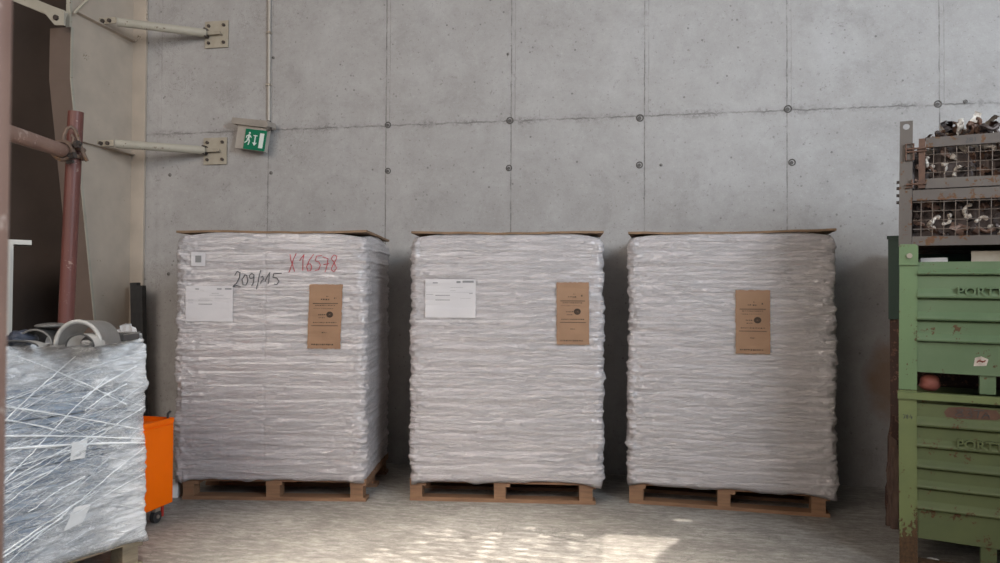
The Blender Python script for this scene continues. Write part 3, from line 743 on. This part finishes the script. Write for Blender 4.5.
obj('lit_edge_strip', prism(bmesh.new(), [(cy(3) + o_ - .024, 3.345), (cy(2.95) + o_ - .024, 2.95), (cy(0) + o_ - .024, 0.0), (cy(0) + o_ + .002, 0.0), (cy(2.95) + o_ + .002, 2.95), (cy(3) + o_ + .002, 3.345)], .031, .036, 'x'), MAT['beam'], col)  # cream strip: light caught by the flange edge, put in as colour
obj('rear_flange', box(-.13, .136, .172, .196, 0, 5.99), MAT['colgrey'], col)
bm = bmesh.new()
prism(bm, [(-.50, 3.475), (.17, 3.475), (.17, 3.485), (-.50, 3.485)], .012, .055, 'x'); prism(bm, [(-.43, 2.50), (.17, 2.51), (.17, 2.52), (-.43, 2.51)], .012, .05, 'x')
obj('stiffener', bm, MAT['colgrey'], col)
# wall struts
for z, ye, lab in ((3.525, 5.04, 'upper cream steel strut tying the column to the concrete wall'), (2.545, 5.04, 'lower cream steel strut tying the column to the wall beside the exit sign')):
    s_ = thing('wall_strut', lab, 'strut', (-3.405, 5.497, z - .02))
    obj('wall_plate', box(-.105, .105, -.014, 0, -.112, .112), MAT['plate'], s_, bevel=.002)
    bm = bmesh.new()
    for x in (-.068, .068):
        for zz in (-.072, .072): tube(bm, [(x, -.03, zz), (x, -.012, zz)], .013, 6)
    obj('bolt', bm, MAT['bolt'], s_)
    prism_bm = prism(bmesh.new(), [(-.09, -.012), (.06, -.012), (.045, .012), (-.09, .025)], -.05, -.014); obj('lug', prism_bm, MAT['plate'], s_)
    ye_ = ye - 5.497
    obj('tube', mtube([(-.07, -.05, 0), (-.64, ye_ + .075, .005)], .034, 18), MAT['beam'], s_, smooth=False)
    obj('end_lug', box(-.785, -.625, ye_ + .03, ye_ + .042, -.022, .028), MAT['plate'], s_)
    bm = bmesh.new()
    for x in (-.735, -.675): tube(bm, [(x, ye_ + .015, 0), (x, ye_ + .055, 0)], .016, 8)
    tube(bm, [(-.075, -.075, .028), (-.075, -.02, .028)], .014, 8); tube(bm, [(-.075, -.075, -.022), (-.075, -.02, -.022)], .014, 8)
    obj('pin', bm, MAT['bolt'], s_)
# roof brace coming down onto the column head
br = thing('roof_brace', 'cream sloping steel roof brace bolted to the column head, top left corner', 'brace', (-4.02, 4.62, 3.2))
def wp(x, y, z): return (x + 4.02, y - 4.62, z - 3.2)
bm = bmesh.new()
M1 = None
def flatbar(bm, a, b, h, th):
    a, b = Vector(a), Vector(b); t = (b - a).normalized(); n = Vector((0, 1, 0)); n = (n - t * n.dot(t)).normalized(); u = t.cross(n)
    vs = []
    for p in (a, b):
        for s1 in (-1, 1):
            for s2 in (-1, 1): vs.append(bm.verts.new(p + u * h / 2 * s1 + n * th / 2 * s2))
    for f in ((0, 1, 3, 2), (4, 6, 7, 5), (0, 4, 5, 1), (2, 3, 7, 6), (0, 2, 6, 4), (1, 5, 7, 3)): bm.faces.new([vs[i] for i in f])
flatbar(bm, wp(-5.2, 4.66, 3.835), wp(-4.13, 4.66, 3.385), .075, .04)
obj('brace_bar', bm, MAT['beam'], br)
bm = bmesh.new(); prism(bm, [(-.27, .235), (-.155, .11), (-.078, .105), (-.078, .215), (-.2, .26)], .0, .018); obj('gusset_plate', bm, MAT['beam'], br)
bm = bmesh.new(); tube(bm, [(-.138, -.018, .161), (-.138, .03, .161)], .019, 12); obj('bolt', bm, MAT['bolt'], br)
bm = bmesh.new(); flatbar(bm, wp(-4.125, 4.75, 3.446), wp(-3.7, 4.75, 3.80), .018, .012)
tag(obj('tie_rod', bm, MAT['beam'], None, (-4.02, 4.62, 3.2)), 'thin cream tie rod slanting up beside the column head', 'tie rod')
# black profiles leaning in the corner
for k, (x, y, tilt, h_) in enumerate(((-3.985, 5.36, -.04, 1.425), (-3.925, 5.33, -.03, 1.40))):
    bm = bmesh.new(); prism(bm, [(-.03, -.02), (.03, -.02), (.03, .03), (.022, .03), (.022, -.012), (-.022, -.012), (-.022, .03), (-.03, .03)], 0, h_, 'z')
    tag(obj('plastic_profile', bm, MAT['rubber'], None, (x, y, 0), (0, tilt, 0)), ['left black plastic profile leaning in the wall corner', 'right black plastic profile leaning in the wall corner'][k], 'profile')

# cabinet at left edge
cb = thing('metal_cabinet', 'tall off-white metal cabinet at the left edge before the dark wall', 'cabinet', (-4.57 - .63 * math.cos(.78), 4.7 - .63 * math.sin(.78), 0), (0, 0, .78))
obj('cabinet_body', box(0, .63, 0, .5, 0, 1.70), MAT['whitepaint'], cb, bevel=.012)
obj('cabinet_door', box(.012, .612, -.018, 0, .08, 1.665), MAT['whitepaint'], cb, bevel=.004)
obj('label_plate', box(.53, .59, -.021, -.018, 1.595, 1.625), MAT['steel'], cb)
tag(obj('shelf_board', box(.0, .745, .02, .30, 0, .035), MAT['whitepaint'], None, (-4.57 - .63 * math.cos(.78), 4.7 - .63 * math.sin(.78), 1.702), (0, 0, .78), bevel=.003), 'narrow white board lying across the top of the white cabinet', 'board')

# ================================================================ RED SCAFFOLD FRAME
top, bot = Vector((-3.043, 3.528, 2.346)), Vector((-3.149, 3.555, 0.0))
sp = thing('scaffold_post', 'worn red scaffold post standing behind the clear-wrapped load', 'scaffold post', bot)
bm = bmesh.new(); hollow_tube(bm, (0, 0, .008), top - bot, .0395, .006, 24); obj('tube', bm, MAT['red'], sp)
obj('base_plate', box(-.07, .07, -.07, .07, 0, .008), MAT['red'], sp)
jn = Vector((-3.055, 3.475, 2.113))
be = Vector((-2.66, 2.62, 2.035)); be2 = jn + (be - jn) * 1.25
bt = thing('scaffold_tube', 'faded pinkish red scaffold tube clamped across the red post', 'scaffold tube', jn)
bm = bmesh.new(); hollow_tube(bm, (be2 - jn), (0, 0, 0), .037, .005, 24); obj('tube', bm, MAT['redlight'], bt)
cl = thing('scaffold_clamp', 'rusty swivel clamp joining the pinkish tube to the red post', 'clamp', jn)
bm = bmesh.new(); d = (top - bot).normalized()
cpos = Vector((.0, .046, .0))
for k in (-1, 1):
    c_ = cpos + d * (.0) ; tube(bm, [c_ + Vector((math.cos(t * PI / 10) * .056, math.sin(t * PI / 10) * .056, k * .022)) for t in range(20)], .012, 6, closed=True)
obj('post_ring', bm, MAT['clamp'], cl)
bm = bmesh.new(); dd = (be2 - jn).normalized(); sx_ = dd.cross(Vector((0, 0, 1))).normalized(); uz = sx_.cross(dd)
tube(bm, [dd * .05 + (sx_ * math.cos(t * PI / 10) + uz * math.sin(t * PI / 10)) * .05 for t in range(20)], .011, 6, closed=True)
tube(bm, [dd * .075 + (sx_ * math.cos(t * PI / 10) + uz * math.sin(t * PI / 10)) * .049 for t in range(20)], .009, 6, closed=True)
obj('tube_ring', bm, MAT['clamp'], cl)
bm = bmesh.new()
SR = lambda a, z, f=.05: (a * .75 + .66 * f, a * .66 - .75 * f, z)
tube(bm, [SR(-.004, -.045), SR(-.012, .02), SR(-.012, .075), SR(.002, .118), SR(.022, .13), SR(.042, .115), SR(.058, .06), SR(.078, .0), SR(.10, -.05)], .0105, 8)
tube(bm, [SR(.012, -.02, .06), SR(.03, .03, .06), SR(.034, .07, .06), SR(.022, .085, .06)], .008, 6)
obj('strap', bm, MAT['clamp'], cl)
bm = bmesh.new(); tube(bm, [(.02, -.03, .02), (.12, -.03, .035)], .009, 8); tube(bm, [(.085, -.03, .03), (.105, -.03, .033)], .022, 6); tube(bm, [(.06, -.045, -.035), (.095, -.045, -.03)], .018, 6); tube(bm, [(.05, -.05, -.07), (.09, -.05, -.065)], .010, 6)
obj('bolt', bm, MAT['bolt'], cl)
# blurred foreground post
fp = thing('scaffold_post', 'blurred faded red scaffold post close to the camera at the left picture edge', 'scaffold post', (-.792, .775, 0))
bm = bmesh.new(); hollow_tube(bm, (0, 0, .008), (-.004, -.001, 2.6), .0242, .003, 32); obj('tube', bm, MAT['redlight'], fp)
obj('base_plate', box(-.07, .07, -.07, .07, 0, .008), MAT['red'], fp)

# ================================================================ EXIT SIGN, CONDUIT
cd = thing('cable_conduit', 'pale thin vertical conduit running up the wall from the exit sign', 'conduit', (-2.925, 5.485, 2.70))
obj('pipe', mtube([(0, 0, .03), (-.012, 0, 1.7), (-.012, 0, 3.29)], .0125, 12), MAT['lampbody'], cd)
bm = bmesh.new()
for z in (.35, .78, 1.2, 1.9): bx(bm, -.022, .012, -.017, .014, z, z + .018)
obj('pipe_clip', bm, MAT['steel'], cd)
obj('coupling', mtube([(0, 0, .0), (0, 0, .06)], .017, 10), MAT['bolt'], cd)
ex = thing('exit_sign', 'green emergency exit sign hanging tilted from a grey wall lamp', 'exit sign', (-3.035, 5.40, 2.695), (0, .17, -.16))
obj('lamp_housing', prism(bmesh.new(), [(-.175, .055), (.17, .06), (.185, .02), (.17, .005), (-.17, .005), (-.18, .02)], -.03, .08), MAT['lamp'], ex, bevel=.004)
obj('diffuser', box(-.125, .145, -.005, .065, -.185, .005), MAT['lampbody'], ex, bevel=.006)
sg = obj('sign_panel', box(-.035, .17, -.014, -.006, -.185, -.02), MAT['signgreen'], ex, bevel=.001)
bm = bmesh.new(); Y0, Y1 = -.017, -.0135
def q(*p): prism(bm, list(p), Y0, Y1)
disc(bm, (.010, -.052), .0085, Y0, Y1, 10)                                     # running man
q((.0, -.062), (.018, -.066), (.012, -.1), (-.004, -.096)); q((.015, -.066), (.034, -.085), (.030, -.09), (.012, -.078)); q((.0, -.066), (-.018, -.075), (-.022, -.095), (-.016, -.095), (-.011, -.08), (.002, -.074))
q((-.002, -.095), (.011, -.097), (.022, -.118), (.012, -.15), (.004, -.148), (.012, -.12)); q((-.004, -.094), (.004, -.1), (-.006, -.125), (-.028, -.138), (-.03, -.130), (-.012, -.118))
q((.050, -.155 + .09), (.088, -.155 + .09), (.088, -.073), (.074, -.073), (.074, -.125), (.092, -.125), (.069, -.15), (.046, -.125), (.064, -.125), (.064, -.073), (.050, -.073))
q((.112, -.045), (.152, -.045), (.152, -.165), (.112, -.165))
obj('exit_pictogram', bm, MAT['signwhite'], sg)
obj('cable', mtube([(.13, .05, .045), (.17, .03, .025), (.20, .0, -.005), (.165, -.01, -.02)], .006, 8), MAT['bolt'], ex)

# ================================================================ GREEN BINS AND MESH CAGE
BA = -.33; BO = Vector((1.305, 3.86, 0))
def text_mesh(name, body, size, ext, m, parent, loc, rot, bold=.0):
    cu = bpy.data.curves.new(name, 'FONT'); cu.body = body; cu.size = size; cu.extrude = ext; cu.offset = bold; cu.space_character = 1.04
    tmp = bpy.data.objects.new(name, cu); COL.objects.link(tmp)
    dg = bpy.context.evaluated_depsgraph_get(); me = bpy.data.meshes.new_from_object(tmp.evaluated_get(dg))
    bpy.data.objects.remove(tmp); bpy.data.curves.remove(cu)
    me.materials.clear(); me.materials.append(m); me.name = name
    o = bpy.data.objects.new(name, me); COL.objects.link(o); o.parent = parent; o.location = loc; o.rotation_euler = rot
    return o
def ribbed_panel(bm, x0, x1, zb, ztop, lines, y=0., out=.021):
    """front panel with pressed horizontal ribs; a profile in (y,z) extruded along x"""
    zs = [ztop] + list(lines) + [zb]; prof = []
    for a, b in zip(zs[:-1], zs[1:]):
        h_ = a - b; last = (b == zb)
        if last: prof += [(y, a), (y, b)]; continue
        prof += [(y, a - .004), (y, a - h_ * .56), (y - out * .35, a - h_ * .66), (y - out * .85, a - h_ * .78), (y - out, a - h_ * .86), (y - out * .9, a - h_ * .93), (y + .010, a - h_ * .97)]
    out_ = prof; back = [(p[0] + .012, p[1]) for p in reversed(prof)]
    A = [bm.verts.new((x0, p[0], p[1])) for p in out_ + back]; B = [bm.verts.new((x1, p[0], p[1])) for p in out_ + back]
    n = len(A)
    for i in range(n): bm.faces.new((A[i], A[(i + 1) % n], B[(i + 1) % n], B[i]))
    nn = len(out_)
    for i in range(nn - 1):
        bm.faces.new((A[i], A[n - 1 - i], A[n - 2 - i], A[i + 1])[::1]); bm.faces.new((B[i], B[i + 1], B[n - 2 - i], B[n - 1 - i]))
    return bm
def steel_bin(loc, rot, label, W, D, H, pb, pt, ribs, mp, mpost, text, tz, legs_z, cap=False, rim=None, tx=.24):
    b = thing('stacking_bin', label, 'metal bin', loc, rot)
    # corner posts: angle section
    for i, (x, y, sx, sy) in enumerate(((0, 0, 1, 1), (W, 0, -1, 1), (0, D, 1, -1), (W, D, -1, -1))):
        bm = bmesh.new(); pts = [(x, y), (x + sx * .078, y), (x + sx * .078, y + sy * .008), (x + sx * .008, y + sy * .008), (x + sx * .008, y + sy * .06), (x, y + sy * .06)]
        prism(bm, pts, 0, H, 'z')
        p = obj('post', bm, MAT[mpost], b)
        if cap and i < 2:
            c0 = x + sx * .039
            bm = bmesh.new(); prism(bm, [(c0 - .041, -.09), (c0 + .041, -.09), (c0 + .041, .0), (c0 + .03, .012), (c0 - .036, .012), (c0 - .041, .0)], -.010, .0); obj('post_cap', bm, MAT[mpost], p, (0, 0, H))
            bm = bmesh.new(); disc(bm, (c0 + .004, -.045), .013, -.018, -.008, 12); obj('stud', bm, MAT['plate'], p, (0, 0, H))
    f = obj('front_panel', ribbed_panel(bmesh.new(), .078, W - .078, pb, pt, ribs, .010), MAT[mp], b)
    obj('back_panel', box(.008, W - .008, D - .012, D - .004, pb, pt), MAT[mp], b)
    obj('side_panel', box(.009, .018, .012, D - .06, pb, pt), MAT[mp], b); obj('side_panel', box(W - .018, W - .009, .012, D - .06, pb, pt), MAT[mp], b)
    obj('floor_plate', box(.02, W - .02, .03, D - .02, pb + .005, pb + .012), MAT[mp], b)
    for x in (.335, W - .40): obj('foot', box(x, x + .064, .02, .08, legs_z, pb), MAT[mp], b)
    if rim: obj('top_rim', box(-.004, W + .004, -.012, .03, rim[0], rim[1]), MAT['rustbin'] if False else MAT[mpost], b)
    te = text_mesh('embossed_text', text, .058, .0115, MAT[mp], f, (tx, -.0015, tz), (PI / 2, 0, 0), .001)
    return b, f
zU = .884
b1, f1 = steel_bin(BO, (0, 0, BA), 'lower yellowish-green ribbed metal stacking bin, standing on the floor at right', 1.2, .8, .88, .165, .822, [.704, .604, .502, .405, .303], 'greenold', 'greenoldpost', 'PORTT', .622, .0, rim=(.838, .872))
obj('base_skid', box(.08, 1.12, .02, .08, 0.0, .05), MAT['greenoldpost'], b1)
b2, f2 = steel_bin(BO + Vector((.001, 0, zU)), (0, .010, BA), 'upper light green ribbed metal stacking bin, on the yellowish bin and under the mesh cage', 1.2, .8, .70, .088, .630, [.560, .444, .337, .234], 'green', 'greenpost', 'PORTT', .464, .0, cap=True)
# rust patch with scratched number on lower bin, small number on its post
bm = bmesh.new()
prism(bm, [(.20, .762), (.29, .758), (.40, .764), (.425, .775), (.40, .808), (.33, .812), (.27, .815), (.21, .808), (.19, .785)], .0085, .0102)
rp = obj('rust_patch', bm, MAT['rust'], f1)
def line_text(lines, x0, z0, sx, sz, r, y):
    bm = bmesh.new()
    for ln in lines: tube(bm, [(x0 + a * sx, y, z0 + b * sz) for a, b in ln], r, 5)
    return bm
obj('scratched_number', line_text([[(.2, .9), (.05, .8), (.18, .5), (.24, .2), (.1, .02), (0, .2), (.1, .48), (.22, .75), (.2, .9)],
     [(.3, .9), (.42, .95), (.44, .7), (.36, .52), (.46, .42), (.44, .1), (.3, .05)], [(.5, .9), (.78, .95)], [(.64, .92), (.6, .05)], [(.72, .05), (.84, .8), (.92, .1)], [(.76, .38), (.92, .42)]], .235, .766, .15, .040, .0022, .0075), MAT['blackink'], f1)
obj('scratched_number', line_text([[(0, .9), (.25, .9), (.1, 0)], [(.45, .9), (.35, .6), (.55, .35), (.45, 0), (.35, .3), (.55, .65), (.45, .9)], [(.8, 1), (.7, .4), (.98, .4)], [(.9, .7), (.88, 0)]], .018, .74, .042, .022, .0015, -.001), MAT['blackink'], b1)
bm = bmesh.new()
for k in range(5):
    a = 2 * PI * k / 5 + .3; prism(bm, [(.455 + .02 * math.cos(a), .655 + .02 * math.sin(a)), (.455 + .006 * math.cos(a + .7), .655 + .006 * math.sin(a + .7)), (.455 + .006 * math.cos(a - .7), .655 + .006 * math.sin(a - .7))], .0065, .0095)
disc(bm, (.455, .655), .008, .0065, .0095, 8); obj('maker_star', bm, MAT['rust'], f1)
bm = bmesh.new(); prism(bm, [(.31, .130), (.36, .135), (.368, .165), (.34, .178), (.315, .17)], .0085, .0098); st = obj('round_sticker', bm, MAT['scrapB'], f2)
obj('sticker_marks', line_text([[(0, .2), (.4, .9), (.6, .3), (1, .8)], [(.1, .6), (.9, .5)]], .322, .143, .035, .022, .0025, .0078), MAT['redstone'], st)
# things in and between bins
bm = bmesh.new(); bmesh.ops.create_icosphere(bm, subdivisions=3, radius=1)
for v in bm.verts:
    n_ = .85 + .3 * float(vn(v.co.x * 3 + 5, v.co.z * 3, 2)); v.co = Vector((v.co.x * .05 * n_, v.co.y * .04, max(-.9, v.co.z) * .044))
R3 = Matrix.Rotation(BA, 3, 'Z')
def bw(x, y, z): return BO + R3 @ Vector((x, y, z))
tag(obj('red_brick_lump', bm, MAT['redstone'], None, bw(.135, .085, .914), (0, 0, .3), smooth=True), 'rounded reddish lump in the gap between the two green bins', 'lump')
tag(obj('white_board', box(0, .115, 0, .5, 0, .45), MAT['whitepaper'], None, bw(.10, .10, 1.082), (0, 0, BA)), 'white board edge showing above the upper green bin beside its post', 'board')
tag(obj('grey_board', box(0, .40, 0, .02, 0, .48), MAT['plate'], None, bw(.31, .06, 1.078), (0, 0, BA)), 'grey sheet standing in the upper green bin under the mesh cage', 'board')
tag(obj('dark_green_box', box(0, .7, 0, .1, 0, .485), MAT['darkgreen'], None, bw(.24, .62, .985), (0, 0, BA)), 'dark green box inside the upper green bin, seen through its top gap', 'box')
bm = bmesh.new(); bmesh.ops.create_icosphere(bm, subdivisions=3, radius=.03)
for v in bm.verts: v.co *= .7 + .6 * float(vn(v.co.x * 60 + 9, v.co.y * 60 + v.co.z * 40, 4)); v.co.z *= .6
tag(obj('crumpled_paper', bm, MAT['whitepaper'], None, bw(.145, -.02 + .16, .018)), 'crumpled pale scrap of paper on the floor under the lower green bin', 'paper scrap')

# mesh cage
ZC = 1.590; W, D, H = 1.2, .8, .62; CT = .014
cg = thing('mesh_cage_bin', 'grey rusty mesh-sided cage bin full of scrap metal, topmost of the right-hand stack', 'metal bin', BO + Vector((.004, 0, ZC)), (0, CT, BA))
for i, (x, sx, y0, y1) in enumerate(((0, 1, 0, .06), (W, -1, 0, .06), (0, 1, D - .06, D), (W, -1, D - .06, D))):
    bm = bmesh.new(); xa, xb = (x, x + .056) if sx > 0 else (x - .056, x)
    # post with a round lifting hole near its top: frame four prisms around the hole
    cx = (xa + xb) / 2; hz = H - .032; hr = .015
    seg = 16; ring = [(cx + hr * math.cos(2 * PI * k / seg), hz + hr * math.sin(2 * PI * k / seg)) for k in range(seg)]
    def edge(k):
        c_, s_ = math.cos(2 * PI * k / seg), math.sin(2 * PI * k / seg); m_ = max(abs(c_), abs(s_)); return (cx + .028 * c_ / m_, hz + .028 * s_ / m_)
    for k in range(seg): prism(bm, [ring[k], edge(k), edge(k + 1), ring[(k + 1) % seg]], y0, y0 + .006)
    bx(bm, xa, xb, y0, y0 + .006, 0, hz - .028)
    if sx > 0: bx(bm, xa, xa + .006, y0 + .006, y1, 0, hz - .028)
    else: bx(bm, xb - .006, xb, y0 + .006, y1, 0, hz - .028)
    obj('post', bm, MAT['cage'], cg)
def rail(x0, x1, y0, y1, z0, z1, n='rail'): return obj(n, box(x0, x1, y0, y1, z0, z1), MAT['cage'], cg, bevel=.002)
rail(.058, W - .058, 0, .03, .0, .045); rail(.058, W - .058, 0, .03, .22, .272)
rail(.002, .03, .06, D - .06, .0, .045); rail(W - .03, W - .002, .06, D - .06, .0, .045); rail(.058, W - .058, D - .03, D, 0, .045)
rail(.002, .03, .06, D - .06, .47, .52); rail(W - .03, W - .002, .06, D - .06, .47, .52); rail(.058, W - .058, D - .03, D, .47, .52)
obj('floor_plate', box(.03, W - .03, .03, D - .03, .02, .035), MAT['rust'], cg)
# hinged gate, two leaves
for x0, x1 in ((.088, .46), (.475, W - .088)):
    g = obj('gate', box(x0 + .024, x1, -.004, .02, .478, .525), MAT['cage'], cg, bevel=.002)
    obj('gate_rail', box(x0 + .024, x1, -.004, .02, .277, .325), MAT['cage'], g, bevel=.002)
    s_ = obj('gate_stile', box(x0 - .006, x0 + .022, -.008, .018, .28, .522), MAT['rust'] if x0 < .2 else MAT['cage'], g, bevel=.002)
    obj('gate_stile', box(x1 - .035, x1, -.003, .019, .325, .478), MAT['cage'], g)
bm = bmesh.new()
for z in (.46, .475, .30): tube(bm, [(.03, -.008, z), (.115, -.012, z)], .005, 8)
tube(bm, [(.028, -.008, .42), (.06, -.008, .42), (.06, -.008, .50), (.028, -.008, .50), ], .0045, 6, closed=True)
tube(bm, [(.028, -.008, .285), (.055, -.008, .285), (.055, -.008, .325)], .0045, 6)
obj('hinge', bm, MAT['rust'], cg)
for z in (.315, .285, .25, .215):
    obj('side_bolt', mtube([(-.012, .01, z), (.0, .01, z)], .008, 8), MAT['bolt'], cg)
def mesh_wires(x0, x1, z0, z1, y):
    bm = bmesh.new(); k = 0; x = x0 + .035
    while x < x1: tube(bm, [(x, y, z0), (x, y, z1)], .0017, 5); x += .0475
    z = z0 + .035
    while z < z1 - .01: tube(bm, [(x0, y - .003, z), (x1, y - .003, z)], .0017, 5); z += .044
    return bm
obj('wire_mesh', mesh_wires(.06, W - .06, .045, .222, .008), MAT['wire'], cg); obj('wire_mesh', mesh_wires(.11, W - .11, .32, .48, .008), MAT['wire'], cg)
def mesh_side(x):
    bm = bmesh.new(); y = .09
    while y < D - .06: tube(bm, [(x, y, .045), (x, y, .47)], .0017, 5); y += .0475
    z = .08
    while z < .47: tube(bm, [(x, .06, z), (x, D - .06, z)], .0017, 5); z += .044
    return bm
obj('wire_mesh', mesh_side(.01), MAT['wire'], cg); obj('wire_mesh', mesh_side(W - .01), MAT['wire'], cg)
text_mesh('painted_mark', '281', .032, .0006, MAT['blackink'], cg, (.272, -.0045, .489), (PI / 2, 0, 0))

# scrap pieces: six kinds of bent offcut
def scrap_mesh(k):
    bm = bmesh.new(); random.seed(100 + k)
    if k % 3 == 0:      # bent jagged strip
        n = 9; pts = []; a = 0; p = Vector((0, 0, 0)); A = []
        for i in range(n):
            w_ = .016 + .016 * random.random(); A.append([bm.verts.new(p + Vector((0, -w_, .004 * random.random()))), bm.verts.new(p + Vector((0, w_, .006 * random.random())))])
            a += random.uniform(-.2, .95); p = p + Vector((math.cos(a) * .014, 0, math.sin(a) * .014))
        for i in range(n - 1): bm.faces.new((A[i][0], A[i + 1][0], A[i + 1][1], A[i][1]))
        bmesh.ops.solidify(bm, geom=bm.faces[:], thickness=.004)
    elif k % 3 == 1:    # half ring casting with a lug
        pts = [(math.cos(a) * .034, math.sin(a) * .026, .006 * math.sin(3 * a)) for a in [x * PI / 8 for x in range(-2, 9)]]
        tube(bm, pts, [.008 + .006 * random.random() for _ in pts], 7); bx(bm, .022, .046, -.014, .010, -.01, .006)
    else:               # crumpled plate
        n = 6; G = [[bm.verts.new(((i - 3) * .015 * (1 + .3 * random.random()), (j - 2) * .015, .015 * random.random())) for j in range(5)] for i in range(n)]
        for i in range(n - 1):
            for j in range(4):
                if random.random() < .86: bm.faces.new((G[i][j], G[i + 1][j], G[i + 1][j + 1], G[i][j + 1]))
        bmesh.ops.delete(bm, geom=[v for v in bm.verts if not v.link_faces], context='VERTS')
        bmesh.ops.solidify(bm, geom=bm.faces[:], thickness=.004)
    return bm
KN = ['brown bent strip of scrap', 'dark hooked scrap casting', 'pale crumpled scrap plate', 'dark bent strip of scrap', 'pale hooked scrap casting', 'brown crumpled scrap plate', 'pale bent strip of scrap', 'brown hooked scrap casting', 'dark crumpled scrap plate']
protos = []
for k in range(9):
    protos.append(obj('scrap_piece', scrap_mesh(k), MAT[['scrapA', 'scrapC', 'scrapB'][(k + k // 3) % 3]]))
random.seed(44); Rc = Euler((0, CT, BA)).to_matrix(); CO = BO + Vector((.004, 0, ZC)); used = set(); cnt = 0
def place_scrap(p, kk, lab, grp):
    global cnt
    o = protos[kk]; kind_ = KN[kk]
    if kk in used: o = o.copy(); COL.objects.link(o)
    used.add(kk)
    o.location = CO + Rc @ Vector(p); o.rotation_euler = (random.uniform(-1.3, 1.3), random.uniform(-1.3, 1.3), random.uniform(0, 6.28))
    s_ = random.uniform(.6, .95); o.scale = (s_, s_, s_); tag(o, kind_ + ' ' + lab, 'scrap metal', kind_ + ' ' + grp); cnt += 1
def heap_z(x, y):
    return .49 + .085 * math.exp(-((x - .29) / .13) ** 2) + .055 * math.exp(-((x - .52) / .09) ** 2) + .03 * (float(vn(x * 14, y * 14, 6)) - .3)
for lay in range(9):            # front of the pile behind the mesh
    for i in range(16):
        x = .09 + .054 * i + random.uniform(-.015, .015); z = .075 + .050 * lay + random.uniform(-.01, .01)
        place_scrap((x, .070 + random.uniform(-.008, .02), z), random.choice((0, 1, 3, 4, 5, 7, 0, 2, 6, 1, 4)), 'lying in the mesh cage below its top rail', 'inside the mesh cage')
for i in range(125):             # heap over the rim
    x = random.uniform(.13, 1.0); y = random.uniform(.07, .45)
    place_scrap((x, y, heap_z(x, y) + random.uniform(.0, .022)), random.choice((2, 6, 7, 8, 0, 3, 5, 1)), 'heaped above the rim of the mesh cage', 'heaped over the cage rim')
bm = bmesh.new(); nx, ny = 90, 50; G = []
for i in range(nx + 1):
    r_ = []
    for j in range(ny + 1):
        x = .04 + 1.12 * i / nx; y = .105 + .64 * j / ny
        r_.append(bm.verts.new((x, y + .02 * (float(vn(x * 30, j * 3, 7)) - .5), heap_z(x, y) + .03 * (float(vn(x * 45, y * 45, 8)) - .5) - .06 * max(0, .1 - (y - .105)) / .1)))
    G.append(r_)
B_ = [[bm.verts.new((v.co.x, v.co.y, .036)) for v in r_] for r_ in (G[0], G[-1])]
for i in range(nx):
    for j in range(ny): bm.faces.new((G[i][j], G[i + 1][j], G[i + 1][j + 1], G[i][j + 1]))
Fb = [bm.verts.new((r_[0].co.x, .105, .036)) for r_ in G]; Bb = [bm.verts.new((r_[-1].co.x, .745, .036)) for r_ in G]
for i in range(nx):
    bm.faces.new((G[i][0], Fb[i], Fb[i + 1], G[i + 1][0])); bm.faces.new((G[i][ny], G[i + 1][ny], Bb[i + 1], Bb[i])); bm.faces.new((Fb[i], Bb[i], Bb[i + 1], Fb[i + 1]))
tag(obj('scrap_heap', bm, MAT['scrapC'], None, CO, (0, CT, BA)), 'dark mass of small metal scrap filling the mesh cage behind the front pieces', 'scrap metal', kind='stuff')

# stack behind: rusty bin with dark green bin on it
bb = thing('rusty_bin', 'rusty brown metal bin behind the green bins, near the concrete wall', 'metal bin', (1.562, 4.76, 0), (0, 0, -.33))
for x in (0, 1.14):
    for y in (0, .60): obj('post', box(x, x + .06, y, y + .06, 0, 1.20), MAT['rustbin'], bb, bevel=.003)
obj('front_panel', ribbed_panel(bmesh.new(), .06, 1.14, .14, 1.18, [1.0, .8, .6, .4], .01), MAT['rustbin'], bb)
obj('side_panel', box(.005, .015, .06, .6, .14, 1.18), MAT['rustbin'], bb); obj('floor_plate', box(.02, 1.18, .03, .63, .14, .15), MAT['rustbin'], bb)
gb = thing('dark_green_bin', 'dark green metal bin on top of the rusty bin near the concrete wall', 'metal bin', (1.548, 4.74, 1.203), (0, 0, -.33))
obj('front_panel', box(0, 1.2, 0, .012, 0, .50), MAT['darkgreen'], gb); obj('back_panel', box(0, 1.2, .65, .662, 0, .50), MAT['darkgreen'], gb)
obj('side_panel', box(0, .012, .012, .65, 0, .50), MAT['darkgreen'], gb); obj('side_panel', box(1.188, 1.2, .012, .65, 0, .50), MAT['darkgreen'], gb); obj('floor_plate', box(.012, 1.188, .012, .65, 0, .012), MAT['darkgreen'], gb)
bm = bmesh.new(); bx(bm, -.006, 1.206, -.008, .02, .485, .505); obj('top_rim', bm, MAT['darkgreen'], gb)
# broken boards leaning against the lower bin
for k, (x, y, w_, h_, tl, lab) in enumerate(((1.50, 4.585, .036, .50, .04, 'splintered brown board standing nearest the wall side of the green bins'), (1.505, 4.53, .035, .44, .02, 'shorter splintered brown board beside the lower green bin'), (1.525, 4.67, .05, .60, .06, 'dark broken board leaning behind the splintered boards'))):
    bm = bmesh.new(); n = 12; random.seed(60 + k); L_ = []; R_ = []
    for i in range(n + 1):
        z = h_ * i / n; L_.append((-w_ / 2 + random.uniform(-.008, .008), z)); R_.append((w_ / 2 + random.uniform(-.008, .008), z))
    L_[-1] = (L_[-1][0], h_ + .03)
    prism(bm, R_ + L_[::-1], -.012, .012)
    tag(obj('broken_board', bm, MAT['brokenwood'] if k < 2 else MAT['rustbin'], None, (x, y, 0), (0, tl, .1 * k)), lab, 'board')
